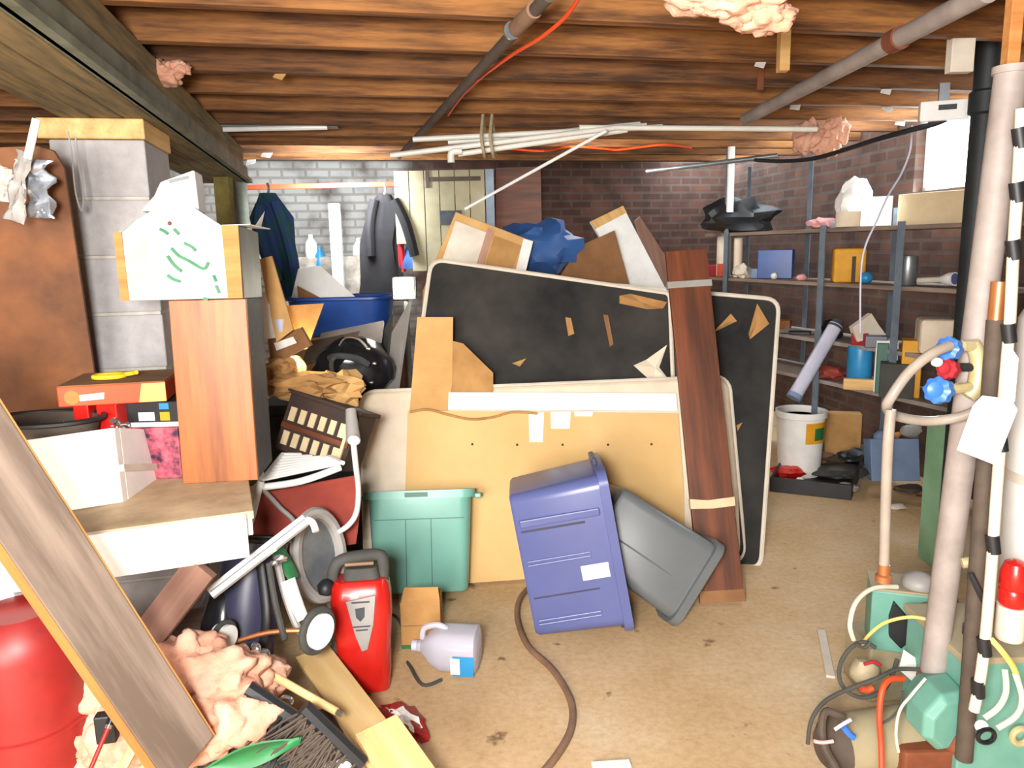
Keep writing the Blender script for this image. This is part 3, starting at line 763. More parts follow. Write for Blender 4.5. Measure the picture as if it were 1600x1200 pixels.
# reddish board behind it, under the bench
board('wooden_board', W(316, 884, 1.98), W(196, 1040, 1.98), .09, .03, 'red_board', 'reddish-brown board slanting down below the workbench front', 'board', (0, -1, .2))
# red fuel drum at the lower left
c_ = W(24, 1020, 1.72)
rt_ = thing('red_drum', 'rounded red plastic drum at the lower left corner', 'drum', (c_.x - .03, c_.y + .07, 0))
hz = W(30, 984, 1.72).z + .02
part('drum_body', MB().lathe([(.10, 0), (.135, .02), (.14, .1), (.14, hz-.09), (.13, hz-.04), (.09, hz), (.02, hz+.004)], None, 32), 'red_dull', rt_, smooth=True)
part('drum_band', MB().tube([(.141*math.cos(t), .141*math.sin(t), hz*.55) for t in [2*math.pi*k/20 for k in range(20)]], .006, 6, closed=True), 'red_dull', rt_, smooth=True)
carton('foam_block', -40, 29, 990, 850, 1.86, .12, 'white', 'white foam block between the red drum and the workbench', 'foam block')
pts = [W(20, 915, 1.9), W(50, 905, 1.9), W(128, 1012, 1.9), W(106, 1020, 1.9), W(30, 985, 1.9)]
panel('brown_fabric_scrap', pts, .02, 'iron_dark', 'dark brown padded scrap between the red drum and the slanting timber', 'padding')
# pink insulation heap
ih = MB()
for (px, py, Y, r, sd) in ((290, 1030, 2.0, .1, 1), (340, 1060, 1.98, .13, 2), (370, 1120, 1.9, .11, 3), (310, 1130, 1.9, .12, 4), (395, 1060, 2.05, .09, 6)):
    c_ = W(px, py, Y); ih.blob(c_, (r, r*.8, r*.75), .42, 2.3, sd, 4)
solo('insulation_batt', ih, 'insulation', 'fluffy pink glass-wool insulation heap right of the slanting timber', 'insulation', smooth='full')
ih = MB()
for (px, py, Y, r, sd) in ((150, 1090, 1.85, .1, 11), (190, 1150, 1.8, .1, 12), (130, 1180, 1.8, .08, 13)):
    c_ = W(px, py, Y); ih.blob(c_, (r, r*.8, r*1.1), .4, 2.3, sd, 4)
solo('insulation_batt', ih, 'insulation', 'pink-tan glass-wool scrap between the red drum and the slanting timber', 'insulation', smooth='full')
# screwdriver
X, L = beam_frame(W(172, 1130, 1.62), W(140, 1205, 1.55), (0, -1, 0))
sc = thing('screwdriver', 'red screwdriver with black grip poking up at the lower left', 'screwdriver', X)
part('shaft', MB().cyl((0, 0, 0), (L, 0, 0), .005), 'red_dull', sc, smooth=True)
part('grip', MB().cyl((-.04, .0, 0), (.004, 0, 0), .012, .010), 'black_gloss', sc, smooth=True)
part('ferrule', MB().cyl((0, 0, 0), (.012, 0, 0), .0075), 'chrome', sc, smooth=True)
carton('black_clamp', 150, 180, 1165, 1122, 1.66, .03, 'black', 'small black clamp beside the red screwdriver', 'clamp', rot=10)
for k, (a_, b_, lb) in enumerate((((235, 1120), (175, 1230), 'pale wooden stick beside the red screwdriver'), ((262, 1130), (222, 1240), 'pale wooden stick just left of the foot of the slanting timber'))):
    board('wooden_stick', W(*a_, 1.72), W(*b_, 1.62), .022, .014, 'pine', lb, 'stick', (0, -1, 0))
# ======================= LEFT-CENTRE: CHAIR, GOLF TROLLEY, WASHER =======================
def Wp(l, Y=None):
    return [W(x, y, (Y if Y is not None else yy[0])) for x, y, *yy in l]
# folded white garden chair with red sling
c0 = G(470, 1010)
ch = thing('garden_chair', 'white tubular garden chair with faded red sling behind the golf trolley', 'chair', (W(480, 800, 2.75).x, 2.8, 0))
def cp(n, mb, m, **k): return part(n, mb, m, ch, world=True, smooth=k.pop('smooth', True), **k)
def seat_fn(u, v):
    tl_, tr_, br_, bl_ = W(398, 772, 2.72), W(562, 742, 2.78), W(556, 850, 2.72), W(380, 880, 2.66)
    p = (tl_*(1-u) + tr_*u)*(1-v) + (bl_*(1-u) + br_*u)*v; p.y += .05*math.sin(v*3.1); return p
cp('sling', MB().grid(seat_fn, 8, 8, .006), 'red_cloth')
cp('front_rail', MB().tube([W(403, 762, 2.62), W(470, 752, 2.62), W(532, 730, 2.68)], .013, 10), 'white_gloss')
cp('leg', MB().tube([W(408, 752, 2.6), W(396, 800, 2.58), W(383, 856, 2.56), W(370, 1000, 2.56)], .012, 10), 'white_gloss')
cp('leg', MB().tube([W(410, 764, 2.64), W(436, 792, 2.66), W(470, 832, 2.68), W(520, 960, 2.8)], .009, 10), 'grey_light')
cp('armrest', MB().tube([W(552, 690, 2.75), W(556, 728, 2.72), W(560, 765, 2.66), W(557, 800, 2.62), W(545, 820, 2.6), (W(528, 832, 2.58))], [.018, .018, .016, .016, .016, .014], 10, flat=.6), 'white_gloss')
cp('arm_post', MB().tube([W(548, 640, 2.82), W(552, 690, 2.76)], [.02, .028], 10), 'grey_light')
# white slatted rack lying on the chair
rp = [W(442, 716, 2.86), W(506, 716, 2.92), W(536, 730, 2.72), W(410, 757, 2.64)]
rk = thing('wire_rack', 'white slatted rack lying on the white garden chair', 'rack', rp[3])
for i in range(9):
    t = i / 8; a_ = rp[3]*(1-t) + rp[0]*t; b_ = rp[2]*(1-t) + rp[1]*t
    part('slat', MB().tube([a_ + Vector((0, 0, .016)), b_ + Vector((0, 0, .016))], .006, 6, smooth=False), 'white_gloss', rk, world=True, smooth=True)
for a_, b_ in ((rp[3], rp[0]), (rp[2], rp[1])):
    part('side_rail', MB().tube([a_ + Vector((0, 0, .016)), b_ + Vector((0, 0, .016))], .009, 6, smooth=False), 'white_gloss', rk, world=True, smooth=True)
# brown crate with rows of tan slots
bl, br, tl = W(424, 700, 2.9), W(526, 736, 2.82), W(432, 606, 2.96)
X, w, h = bframe(bl, br, tl)
w *= 1.05
bc = thing('storage_crate', 'dark brown plastic crate with rows of tan slots tilted on the pile', 'crate', X)
part('crate_body', MB().box((w/2, h/2, -.1), (w, h, .17)), 'dark_brown', bc, bev=.005)
part('rim', MB().box((w/2, h + .006, -.1), (w + .02, .016, .2)), 'dark_brown', bc, bev=.003)
for row in (0, 1):
    for k in range(6):
        part('slot', MB().box((w*(.12 + .145*k), h*(.66 - .42*row), -.012), (w*.085, h*.24, .008)), 'tape', bc)
part('frame_rail', MB().box((w/2, h*.45, -.008), (w*.96, h*.09, .01)), 'mahogany', bc)
part('end_rail', MB().box((w*.92, h/2, -.006), (w*.04, h*.9, .012)), 'tape', bc)
solo('plastic_fitting', MB().blob(W(553, 688, 2.72), (.024, .02, .02), .1, sub=2), 'white_gloss', 'small white cap at the right end of the brown crate', 'fitting', smooth=True)
# crumpled paper bags
for k, (px, py, Y, r, sd, lb) in enumerate(((468, 604, 3.05, (.15, .1, .055), 3, 'crumpled brown paper bag heaped on the brown slotted crate'), (522, 610, 3.12, (.12, .1, .07), 8, 'torn brown paper bag right of the crumpled one, above the crate'), (440, 575, 3.1, (.06, .08, .05), 9, 'small wad of brown paper below the open cardboard box'))):
    solo('paper_bag', MB().blob(W(px, py, Y), r, .5, 1.9, sd, 3, sharp=True), 'paper_bag' if k != 1 else 'card_light', lb, 'paper bag')
# open cardboard box and pieces above
def shard(name, px, th, m, label, cat='cardboard'):
    return panel(name, [W(x, y, Y) for x, y, Y in px], th, m, label, cat, bev=0)
shard('cardboard_piece', [(405, 405, 3.0), (424, 400, 3.0), (458, 515, 3.0), (432, 535, 3.0)], .012, 'card_light', 'tan cardboard strip slanting down right of the metal duct boot')
shard('cardboard_flap', [(440, 478, 3.2), (506, 474, 3.2), (480, 545, 3.2), (428, 556, 3.2)], .01, 'card', 'open cardboard flap leaning above the brown paper')
shard('cardboard_piece', [(418, 530, 3.08), (470, 512, 3.08), (486, 540, 3.08), (424, 572, 3.08)], .03, 'card_dark', 'folded brown cardboard under the open flap')
shard('shipping_label', [(428, 536, 3.05), (458, 526, 3.05), (464, 536, 3.05), (432, 548, 3.05)], .002, 'tag', 'white label stuck on the folded brown cardboard', 'label')
solo('white_jug', MB().lathe([(.03, 0), (.034, .03), (.032, .13), (.02, .16), (.014, .18)], Matrix.Translation(W(418, 528, 3.02)), 20), 'white_gloss', 'white bottle between the orange wooden box and the cardboard', 'bottle', smooth=True)
solo('lavender_cup', MB().lathe([(.022, 0), (.027, .05), (.024, .05), (.02, .004)], Matrix.Translation(W(440, 518, 3.02)), 16), 'lavender', 'pale lavender cup beside the white bottle', 'cup', smooth=True)
bl_ = W(462, 568, 3.18)
lamp = thing('clip_lamp', 'small lamp glowing yellow among the brown paper', 'lamp', bl_)
part('bulb', MB().blob((0, 0, 0), (.022, .022, .022), 0, sub=3), 'bulb_warm', lamp, smooth=True)
part('shade', MB().lathe([(.02, .03), (.05, -.02), (.047, -.02), (.017, .028)], Matrix.Rotation(R(-60), 4, 'X'), 20), 'brass', lamp, smooth=True)
part('stem', MB().tube([(0, .03, 0), (.0, .05, -.06), (0, .04, -.14)], .008, 8), 'iron_dark', lamp, smooth=True)
ll = bpy.data.lights.new('clip_lamp_light', 'POINT'); ll.energy = 3; ll.color = (1, .8, .4); ll.shadow_soft_size = .02
lo = bpy.data.objects.new('clip_lamp_light', ll); scene.collection.objects.link(lo); lo.location = bl_ + Vector((0, -.04, .03))

# black baggage behind, and what holds it up
tk = thing('footlocker', 'big black footlocker hidden low behind the paper bags', 'footlocker', (W(520, 700, 3.9).x, 3.95, 0))
part('trunk_body', MB().box((0, 0, .36), (.62, .5, .72)), 'black', tk, bev=.02)
part('trunk_lid', MB().box((0, 0, .74), (.64, .52, .05)), 'black', tk, bev=.01)
zt_ = .77
bgc = W(552, 545, 3.75)
bg = thing('sports_bag', 'shiny black bag with handles lying between the paper bags and the foundations', 'bag', (bgc.x, bgc.y, zt_))
part('bag_body', MB().blob((0, 0, (bgc.z - zt_)*.62), (.19, .15, (bgc.z - zt_)*.62), .22, 1.8, 4, 3), 'black_gloss', bg, smooth=True)
part('handle', MB().tube(Wp([(515, 560, 3.6), (528, 556, 3.58), (556, 560, 3.58), (576, 570, 3.6)]), .016, 8), 'char', bg, world=True, smooth=True)
part('handle', MB().tube(Wp([(520, 590, 3.6), (518, 565, 3.58), (528, 555, 3.58)]), .012, 8), 'rubber', bg, world=True, smooth=True)
part('strap', MB().tube(Wp([(575, 545, 3.6), (560, 530, 3.62), (540, 528, 3.65), (530, 540, 3.65)]), .01, 8, flat=.3), 'grey_light', bg, world=True, smooth=True)
for px, py in ((534, 589), (580, 598), (576, 545), (585, 568)):
    part('buckle', MB().blob(W(px, py, 3.56), (.012, .006, .008), 0, sub=1), 'chrome', bg, world=True, smooth=True)
for k, (q0, q1, Y, m_, lb) in enumerate((((498, 538), (598, 518), 4.0, 'grey_light', 'upper grey plastic sheet lying across the black baggage'), ((478, 552), (560, 535), 3.9, 'iron_dark', 'lower dark plastic sheet lying across the black baggage'))):
    board('plastic_sheet', W(*q0, Y), W(*q1, Y), .22, .02, m_, lb, 'sheet', (0, -.4, 1))
# grey folded panels standing left of the black foundations
shard('folding_panel', [(612, 520, 3.9), (640, 470, 3.9), (628, 640, 3.75), (600, 640, 3.75)], .015, 'grey_light', 'narrow grey panel edge leaning left of the black foundations', 'panel')
shard('folding_panel', [(588, 540, 4.05), (612, 490, 4.05), (598, 700, 3.9), (572, 700, 3.9)], .015, 'rubber', 'dark grey-green panel leaning left of the narrow grey one', 'panel')
# blue tub on crates
cs = thing('cardboard_carton', 'large brown carton deep under the blue tub', 'carton', (W(535, 560, 4.75).x, 4.85, 0))
part('carton_body', MB().box((0, 0, .5), (.75, .55, 1.0)), 'card_dark', cs, bev=.005)
part('carton_tape', MB().box((0, 0, 1.002), (.06, .552, .003)), 'tape', cs)
tbx = W(530, 490, 4.65)
X = Matrix.Translation((tbx.x, tbx.y + .1, 1.004))
bt = thing('plastic_tub', 'blue plastic tub lying on the pile below the hanging clothes', 'tub', X)
hz = W(530, 466, 4.65).z - 1.004
part('tub_body', MB().loft([rr(.56, .3, .1, 0), rr(.62, .36, .12, hz-.01), rr(.58, .32, .11, hz-.01), rr(.52, .26, .09, .012)], True, True), 'blue', bt, smooth=True)
part('tub_rim', MB().tube([(x, y, hz) for x, y, z in rr(.63, .37, .12, 0)], .012, 6, smooth=False, closed=True), 'blue', bt, smooth=True)
shard('foam_board', [(466, 420, 4.75), (500, 415, 4.75), (560, 468, 4.7), (455, 466, 4.7)], .02, 'white_gloss', 'white foam board sloping above the blue tub', 'foam board')
shard('brown_carton_flap', [(464, 446, 4.68), (502, 466, 4.66), (466, 472, 4.66)], .01, 'card_dark', 'brown triangle of carton under the white foam board')
# glaring work light
wl = W(632, 450, 4.2)
wk = thing('work_light', 'glaring white work light left of the black foundations', 'work light', wl)
part('glass', MB().box((0, -.02, 0), (.105, .012, .10)), 'lamp_on', wk, bev=.01)
part('housing', MB().box((0, .015, 0), (.13, .05, .125)), 'rubber', wk, bev=.01)
part('stand', MB().tube([(0, .03, -.05), (0, .06, -.4), (0, .06, -wl.z)], .014, 8), 'rubber', wk, smooth=True)
ll = bpy.data.lights.new('work_light_lamp', 'AREA'); ll.energy = 5; ll.size = .1; ll.color = (1, .97, .92)
lo = bpy.data.objects.new('work_light_lamp', ll); scene.collection.objects.link(lo); lo.location = wl + Vector((0, -.04, 0)); lo.rotation_euler = (R(90), 0, R(10))
# clothes pole and hanging clothes
board('clothes_pole', W(385, 293, 5.7), W(652, 287, 5.9), .035, .035, 'orange_dim', 'orange-painted pole hanging crosswise under the back joists', 'pole')
def garment(name, axis, widths, m, label, cat='jacket', seed=0, Y=5.6, depth=.1, sleeves=()):
    t = thing(name, label, cat, W(*axis[0], Y))
    loops = []
    n = 28; cs_ = []
    K = 12
    for k in range(K + 1):
        f = k / K * (len(axis) - 1); i = min(int(f), len(axis) - 2); q = f - i
        px = axis[i][0]*(1-q) + axis[i+1][0]*q; py = axis[i][1]*(1-q) + axis[i+1][1]*q; wd_ = widths[i]*(1-q) + widths[i+1]*q
        c = W(px, py, Y)
        lp = []
        for j in range(n):
            a = 2*math.pi*j/n; fd_ = 1 + .22*noise.noise(Vector((math.cos(a)*3, math.sin(a)*3 + seed, k*.25))) + .1*math.cos(7*a + seed + k*.15)*min(1, k/4)
            lp.append((c.x + wd_*.5*math.cos(a)*fd_, c.y + depth*.5*math.sin(a)*fd_, c.z))
        loops.append(lp)
    part('garment_body', MB().loft(loops), m, t, world=True, smooth=True)
    for sl_ in sleeves:
        part('sleeve', MB().tube([W(x, y, Y - .06) for x, y in sl_], [.05, .055, .05, .04][:len(sl_)], 10, flat=.7), m, t, world=True, smooth=True)
    part('hanger', MB().tube([W(axis[0][0], axis[0][1] + 4, Y), W(axis[0][0] + 2, min(axis[0][1] - 8, 294), Y), W(axis[0][0] - 1, 286, Y)], .008, 6), 'steel', t, world=True, smooth=True)
    return t
garment('plaid_jacket', [(418, 302), (424, 340), (436, 400), (446, 440), (452, 470)], [.1, .26, .2, .17, .12], 'denim', 'dark blue and green plaid jacket hanging at the left of the pole', Y=4.9, sleeves=([(408, 320), (405, 350), (418, 395), (438, 440)], [(430, 315), (446, 360), (458, 410), (462, 450)]))
garment('dark_coat', [(600, 304), (598, 330), (592, 380), (594, 430), (598, 470)], [.1, .24, .26, .3, .34], 'dark_coat', 'dark brown-black coat hanging at the right of the pole', Y=5.78, seed=5, sleeves=([(585, 312), (578, 350), (580, 400)], [(616, 312), (634, 350), (648, 400)]))
garment('crimson_scarf', [(621, 350), (624, 380), (626, 405), (628, 425)], [.05, .06, .07, .06], 'crimson', 'crimson garment strip hanging beside the dark coat', Y=5.8, depth=.05, cat='scarf')
garment('blue_coverall', [(652, 365), (650, 390), (644, 420)], [.1, .16, .2], 'blue_tarp', 'blue garment hanging between the dark coat and the wooden cabinet', Y=5.82, seed=2)
solo('painted_post', MB().box((W(527, 400, 6.2).x, 6.2, 1.0), (.085, .06, W(527, 318, 6.2).z * 2 - 2.0)).box((W(527, 318, 6.2).x, 6.2, .01), (.12, .1, .02)), 'white', 'white painted post standing before the whitewashed wall', 'post', bev=.003)
for k, (px, py, Y) in enumerate(((486, 385, 6.6), (500, 405, 6.6), (560, 390, 6.8))):
    solo('plastic_bottle', MB().lathe([(.05, 0), (.055, .05), (.05, .13), (.02, .17), (.02, .2)], Matrix.Translation(W(px, py, Y) - Vector((0, 0, .1))), 16), ('white', 'sky_blue', 'white')[k], ('white bottle on the ledge left of the white post', 'blue bottle on the ledge near the white post', 'white bottle on the ledge right of the white post')[k], 'bottle', smooth=True)
lz = W(500, 405, 6.6).z - .1
carton('stone_ledge', 440, 610, 640, 400, 6.55, .45, 'stone', 'low stacked-stone ledge in front of the whitewashed wall', 'ledge', zb=.001, bev=.02)

# ---- golf bag on its trolley ----
gb_ = W(388, 925, 2.35)
gx, L = beam_frame(W(372, 1080, 2.28), W(398, 842, 2.45), (0, -1, .2))
gt = thing('golf_bag', 'navy golf bag standing on a two-wheeled trolley beside the red pressure washer', 'golf bag', gx)
part('bag_body', MB().lathe([(.09, -.0), (.1, .05), (.098, L*.4), (.108, L*.55), (.1, L*.8), (.112, L), (.1, L+.01), (.09, L-.06)], Matrix.Rotation(R(90), 4, 'Y'), 24), 'navy_dark', gt, smooth=True)
part('side_pocket', MB().blob((L*.42, .06, .06), (.15, .06, .05), .1, sub=3), 'black_gloss', gt, smooth=True)
part('collar', MB().tube([(L, .11*math.cos(t), .11*math.sin(t)) for t in [2*math.pi*k/16 for k in range(16)]], .012, 8, closed=True), 'black_gloss', gt, smooth=True)
part('shoulder_strap', MB().tube([(L*.2, -.08, .08), (L*.5, -.1, .12), (L*.85, -.06, .11)], .014, 8, flat=.35), 'black', gt, smooth=True)
def gp(n, mb, m, **k): return part(n, mb, m, gt, world=True, smooth=True, **k)
gp('trolley_rail', MB().tube(Wp([(432, 870, 2.36), (446, 930, 2.3), (468, 985, 2.26), (492, 1000, 2.25)]), .012, 8), 'grey_light')
gp('trolley_rail', MB().tube(Wp([(420, 880, 2.3), (430, 940, 2.25), (445, 1000, 2.2)]), .01, 8), 'rubber')
gp('axle', MB().tube(Wp([(345, 1010, 2.2), (420, 988, 2.22), (500, 985, 2.22)]), .008, 8), 'copper')
gp('white_panel', MB().prism([(0, 0), (1, 0), (1, 1), (0, 1)], 0, 0.0001) if False else MB().tube(Wp([(450, 906, 2.26), (462, 940, 2.24), (474, 968, 2.22)]), [.026, .024, .02], 8, flat=.3), 'white')
gp('green_panel', MB().tube(Wp([(428, 850, 2.4), (446, 880, 2.38), (460, 905, 2.36)]), [.03, .03, .022], 8, flat=.3), 'green')
gp('joint', MB().blob(W(438, 872, 2.28), (.022, .016, .014), .3, sub=2), 'chrome')
gp('joint', MB().blob(W(428, 880, 2.27), (.014, .01, .01), .3, sub=2), 'chrome')
def wheel(px, py, Y, r, yaw, wname='wheel'):
    Xw = Matrix.Translation(W(px, py, Y)) @ Matrix.Rotation(R(yaw), 4, 'Z') @ Matrix.Rotation(R(90), 4, 'X')
    a = part(wname, MB().lathe([(.012, -.02), (r*.72, -.018), (r*.74, -.024), (r*.76, -.018), (r*.76, .018), (r*.72, .018), (.012, .02)], Xw, 24), 'white_gloss', gt, world=True, smooth=True, label='white wheel hub')
    b = MB().tube([Xw @ Vector((r*.87*math.cos(t), r*.87*math.sin(t), 0)) for t in [2*math.pi*k/20 for k in range(20)]], r*.17, 10, closed=True)
    me = mesh_of('tyre', b, 'rubber', WM[gt.name].inverted(), True); o = bpy.data.objects.new('tyre', me); scene.collection.objects.link(o); o.parent = a; WM[o.name] = WM[gt.name]
wheel(496, 985, 2.2, .072, 60)
wheel(350, 995, 2.15, .05, 65)
for k, (px, py) in enumerate(((400, 1012), (415, 1022), (392, 1028))):
    X, L = beam_frame(W(px, py, 2.1), W(px + 26, py + 34, 2.05), (0, -1, 0))
    t = thing('golf_club', ('golf club head leftmost under the golf bag', 'golf club with steel shaft beside the pale dowel', 'golf club lowest by the pink insulation')[k], 'golf club', X, group='golf clubs by the trolley')
    part('club_head', MB().blob((0, 0, 0), (.02, .014, .012), .2, sub=2), 'chrome', t, smooth=True)
    part('shaft', MB().cyl((0, 0, 0), (L, 0, 0), .005), 'steel', t, smooth=True)
# white square tube leaning across
X, L = beam_frame(W(328, 928, 2.12), W(478, 812, 2.3), (0, -1, .5))
t = thing('square_tube', 'bright white square tube slanting across the golf bag', 'tube', X)
part('tube_body', MB().box((L/2, 0, 0), (L, .034, .03)), 'white_gloss', t, bev=.003)
part('groove', MB().box((L/2, .0, .0155), (L*.98, .004, .002)), 'grey_ink', t)
part('bent_end', MB().tube([(L, 0, 0), (L+.01, -.02, 0), (L + .0, -.05, 0)], .011, 8), 'white_gloss', t, smooth=True)
# grey oval ring
X = frame(W(498, 868, 2.55), Vector((1, .9, 0)), Vector((.0, .18, 1)))
t = thing('oval_ring', 'grey plastic oval shell standing behind the red pressure washer', 'plastic shell', X)
ov = [(.085*math.cos(a_), .15*math.sin(a_), 0) for a_ in [2*math.pi*k/24 for k in range(24)]]
part('ring', MB().tube(ov, .022, 8, closed=True), 'grey_light', t, smooth=True)
part('inner_shell', MB().loft([[(x*s_, y*s_, zz) for x, y, _ in ov] for s_, zz in ((1, 0), (.85, -.02), (.5, -.03), (.5, -.036), (.85, -.026), (1, -.006))]), 'steel', t, smooth=True)
part('window_slot', MB().box((.02, .04, -.018), (.012, .05, .012)), 'red_cloth', t)
# ---- red pressure washer ----
bl = G(560, 1082); br = G(603, 1074)
X = frame(G(578, 1085) + Vector((0, .06, 0)), Vector((1, .12, 0)), Vector((0, .10, 1)))   # x right, y up, z to viewer
H = .45
def prof(wt, wb, yy0, yy1, n=8): pass
t = thing('pressure_washer', 'red pressure washer with grey badge and dark handle', 'pressure washer', X)
def sec(w_, d_, y_, xo=0, zo=0): return [(p[0] + xo, y_, p[1] + zo) for p in rr(w_, d_, min(w_, d_)*.3, 0)]
part('housing', MB().loft([sec(.12, .14, .005, .0), sec(.15, .16, .05, -.01), sec(.185, .17, .14, -.025), sec(.205, .17, .26, -.025), sec(.205, .165, .33, -.025), sec(.195, .15, .37, -.025), sec(.17, .12, .39, -.025), sec(.1, .06, .395, -.025)]), 'red', t, smooth=True)
zf = .088
part('badge', MB().prism([(-.07, .335), (.03, .35), (.018, .25), (-.005, .165), (-.025, .16), (-.045, .22)], .08, zf + .002), 'grey_light', t, bev=.002)
part('emblem', MB().prism([(-.04, .31), (-.008, .313), (-.01, .28), (-.024, .265), (-.038, .28)], zf, zf + .004), 'char', t)
part('badge_text_line', MB().box((-.021, .331, zf + .002), (.06, .006, .002)), 'char', t)
part('badge_text_line', MB().box((-.021, .247, zf + .002), (.058, .005, .002)), 'char', t)
part('badge_text_line', MB().box((-.021, .235, zf + .002), (.04, .005, .002)), 'char', t)
part('side_panel', MB().prism([(-.13, .1), (-.12, .36), (-.10, .36), (-.105, .1)], -.07, .06), 'rubber', t, bev=.01)
part('handle', MB().tube([(-.12, .35, 0), (-.115, .42, .0), (-.08, .455, 0), (.03, .465, 0), (.055, .44, 0), (.05, .37, 0)], .021, 10), 'rubber', t, smooth=True)
part('handle_grip', MB().box((-.025, .442, .012), (.1, .012, .03)), 'hose', t, bev=.004)
part('handle_base', MB().loft([sec(.14, .1, .37, -.02), sec(.11, .08, .43, -.02)]), 'rubber', t, bev=.005)
part('nozzle_holder', MB().blob((-.14, .37, .03), (.03, .03, .03), .2, sub=2), 'black', t, smooth=True)
q = lambda x, y: hit(x, y, (0, G(620, 1010).y + .05, 0), Vector((0, 1, 0)))
wc = MB(); cc = q(616, 1000)
solo('power_cable', MB().tube([cc + Vector((.05*math.cos(a_) - .01, .02*math.sin(a_*.5), .1*math.sin(a_))) for a_ in [2*math.pi*k/16 for k in range(15)]] + [G(640, 1040, .01), G(660, 1070, .01), G(690, 1062, .01)], .006, 8), 'rubber', 'coiled dark cable behind the red pressure washer', 'cable', smooth=True)
# pale boards and dowel at the bottom
X, L = beam_frame(W(488, 1020, 2.42), W(640, 1230, 1.78), (.1, -.35, 1))
t = thing('pine_board', 'pale pine board slanting towards the viewer in front of the red washer', 'board', X)
part('board_body', MB().box((L/2, 0, 0), (L, .115, .02)), 'pale_pine', t, bev=.002)
board('pine_board', W(588, 1135, 1.93), W(672, 1260, 1.68), .125, .02, 'pale_pine', 'second pale pine board overlapping the lower end of the first', 'board', (.1, -.35, 1))
X, L = beam_frame(W(402, 1042, 2.05), W(526, 1112, 1.95), (0, 0, 1))
t = thing('wooden_dowel', 'pale wooden dowel with a screw eye lying across the pink insulation', 'dowel', X)
part('dowel_rod', MB().cyl((0, 0, 0), (L, 0, 0), .012, .011), 'pale_pine', t, smooth=True)
part('end_screw', MB().cyl((L, 0, 0), (L + .02, .0, 0), .007), 'chrome', t, smooth=True)
solo('steel_ring', MB().tube([W(447, 1096, 1.98) + Vector((.016*math.cos(a_), 0, .014*math.sin(a_))) for a_ in [k*math.pi/5 for k in range(10)]], .006, 8, closed=True), 'chrome', 'small bright steel ring below the dowel', 'ring', smooth=True)
# broom heads, green leaf-rake plastic
def bristles(name, c, d, n, m, lab, sd):
    random.seed(sd); mb = MB(); c = Vector(c); d = Vector(d)
    sidev = d.cross(Vector((0, -1, 0))).normalized()
    t = thing(name, lab, 'broom', c)
    for k in range(n):
        o = c + sidev * random.uniform(-.1, .1) + Vector((0, random.uniform(-.02, .02), 0)); e_ = o + d * random.uniform(.8, 1.1) + sidev * random.uniform(-.05, .05)
        mb.tube([o, (o+e_)/2 + sidev*random.uniform(-.01, .01), e_], [.004, .003, .0015], 5)
    o = part('bristles', mb, m, t, world=True); o['kind'] = 'stuff'
    part('head', MB().tube([c - sidev*.11, c + sidev*.11], .022, 8, smooth=False), 'black', t, world=True, smooth=True)
bristles('broom', W(440, 1110, 1.9), W(395, 1175, 1.85) - W(440, 1110, 1.9), 90, 'black', 'dark bristled broom head at the lower left, by the pink insulation', 4)
bristles('broom', W(520, 1150, 1.82), W(465, 1215, 1.75) - W(520, 1150, 1.82), 90, 'iron_dark', 'second dark broom head beside the pale pine boards', 9)
def leaf(u, v):
    a_, b_ = W(322, 1206, 1.7), W(468, 1158, 1.75); p = a_*(1-u) + b_*u; wd_ = .02 + .06*math.sin(min(u*3.3, math.pi))
    return p + Vector((.0, -.3, .95))*wd_*(v-.5) + Vector((0, .02*math.cos((v-.5)*3), 0))
solo('plastic_rake_head', MB().grid(leaf, 12, 6, .004), 'green', 'green curved plastic piece at the bottom edge, left', 'rake head', smooth=True)
solo('paper_scrap', MB().blob(W(528, 1200, 1.8), (.04, .02, .02), .4, 2, 3, 2, sharp=True), 'tag', 'white crumpled paper at the bottom edge beside the broom', 'paper')
solo('debris_sack', MB().blob(W(430, 1175, 2.0), (.2, .14, .1), .3, 2, 6, 3), 'rubber', 'dark grey debris sack under the brooms', 'sack', smooth=True)
# red and white snack bag on the floor
X = Matrix.Translation(G(630, 1135) + Vector((0, 0, .022))) @ Matrix.Rotation(R(-52), 4, 'Z')
t = thing('snack_bag', 'crumpled red and white plastic bag on the floor by the pine boards', 'bag', X)
part('bag_film', MB().blob((0, 0, 0), (.11, .055, .022), .55, 2, 5, 3, sharp=True), 'red_dull', t)
part('white_print', MB().blob((.01, .0, .006), (.07, .028, .022), .6, 2.2, 8, 3, sharp=True), 'white', t)

# ======================= TOTES, BOX, JUG, HOSE =======================
def tote(X, L, Wd_, D, tp, main, dark, name, label, groove='teal_dark', ribs=2, handles=True, wt=.004, rimh=.035):
    """open tub, base at z=0 in X, long side along x, mouth at z=D"""
    t = thing(name, label, 'storage tote', X)
    l0, w0 = L - 2*tp, Wd_ - 2*tp
    part('tub', MB().loft([rr(l0-.02, w0-.02, .03, 0), rr(l0, w0, .04, .012), rr(L, Wd_, .05, D-.01), rr(L-2*wt, Wd_-2*wt, .048, D-.01), rr(l0-2*wt, w0-2*wt, .036, .016)]), main, t, smooth=True)
    part('rim', MB().loft([rr(L, Wd_, .05, D-rimh), rr(L+.035, Wd_+.035, .055, D-rimh), rr(L+.035, Wd_+.035, .055, D), rr(L-.01, Wd_-.01, .05, D), rr(L-.012, Wd_-.012, .05, D-.01)], closed=True), main, t, smooth=True)
    if handles:
        for s in (-1, 1): part('handle', MB().box((s*(L/2+.03), 0, D-.03), (.03, .14, .022)), dark, t, bev=.006)
    return t
def side_y(L, Wd_, D, tp, z, s=-1): return s * (Wd_/2 - tp * (1 - z / D))
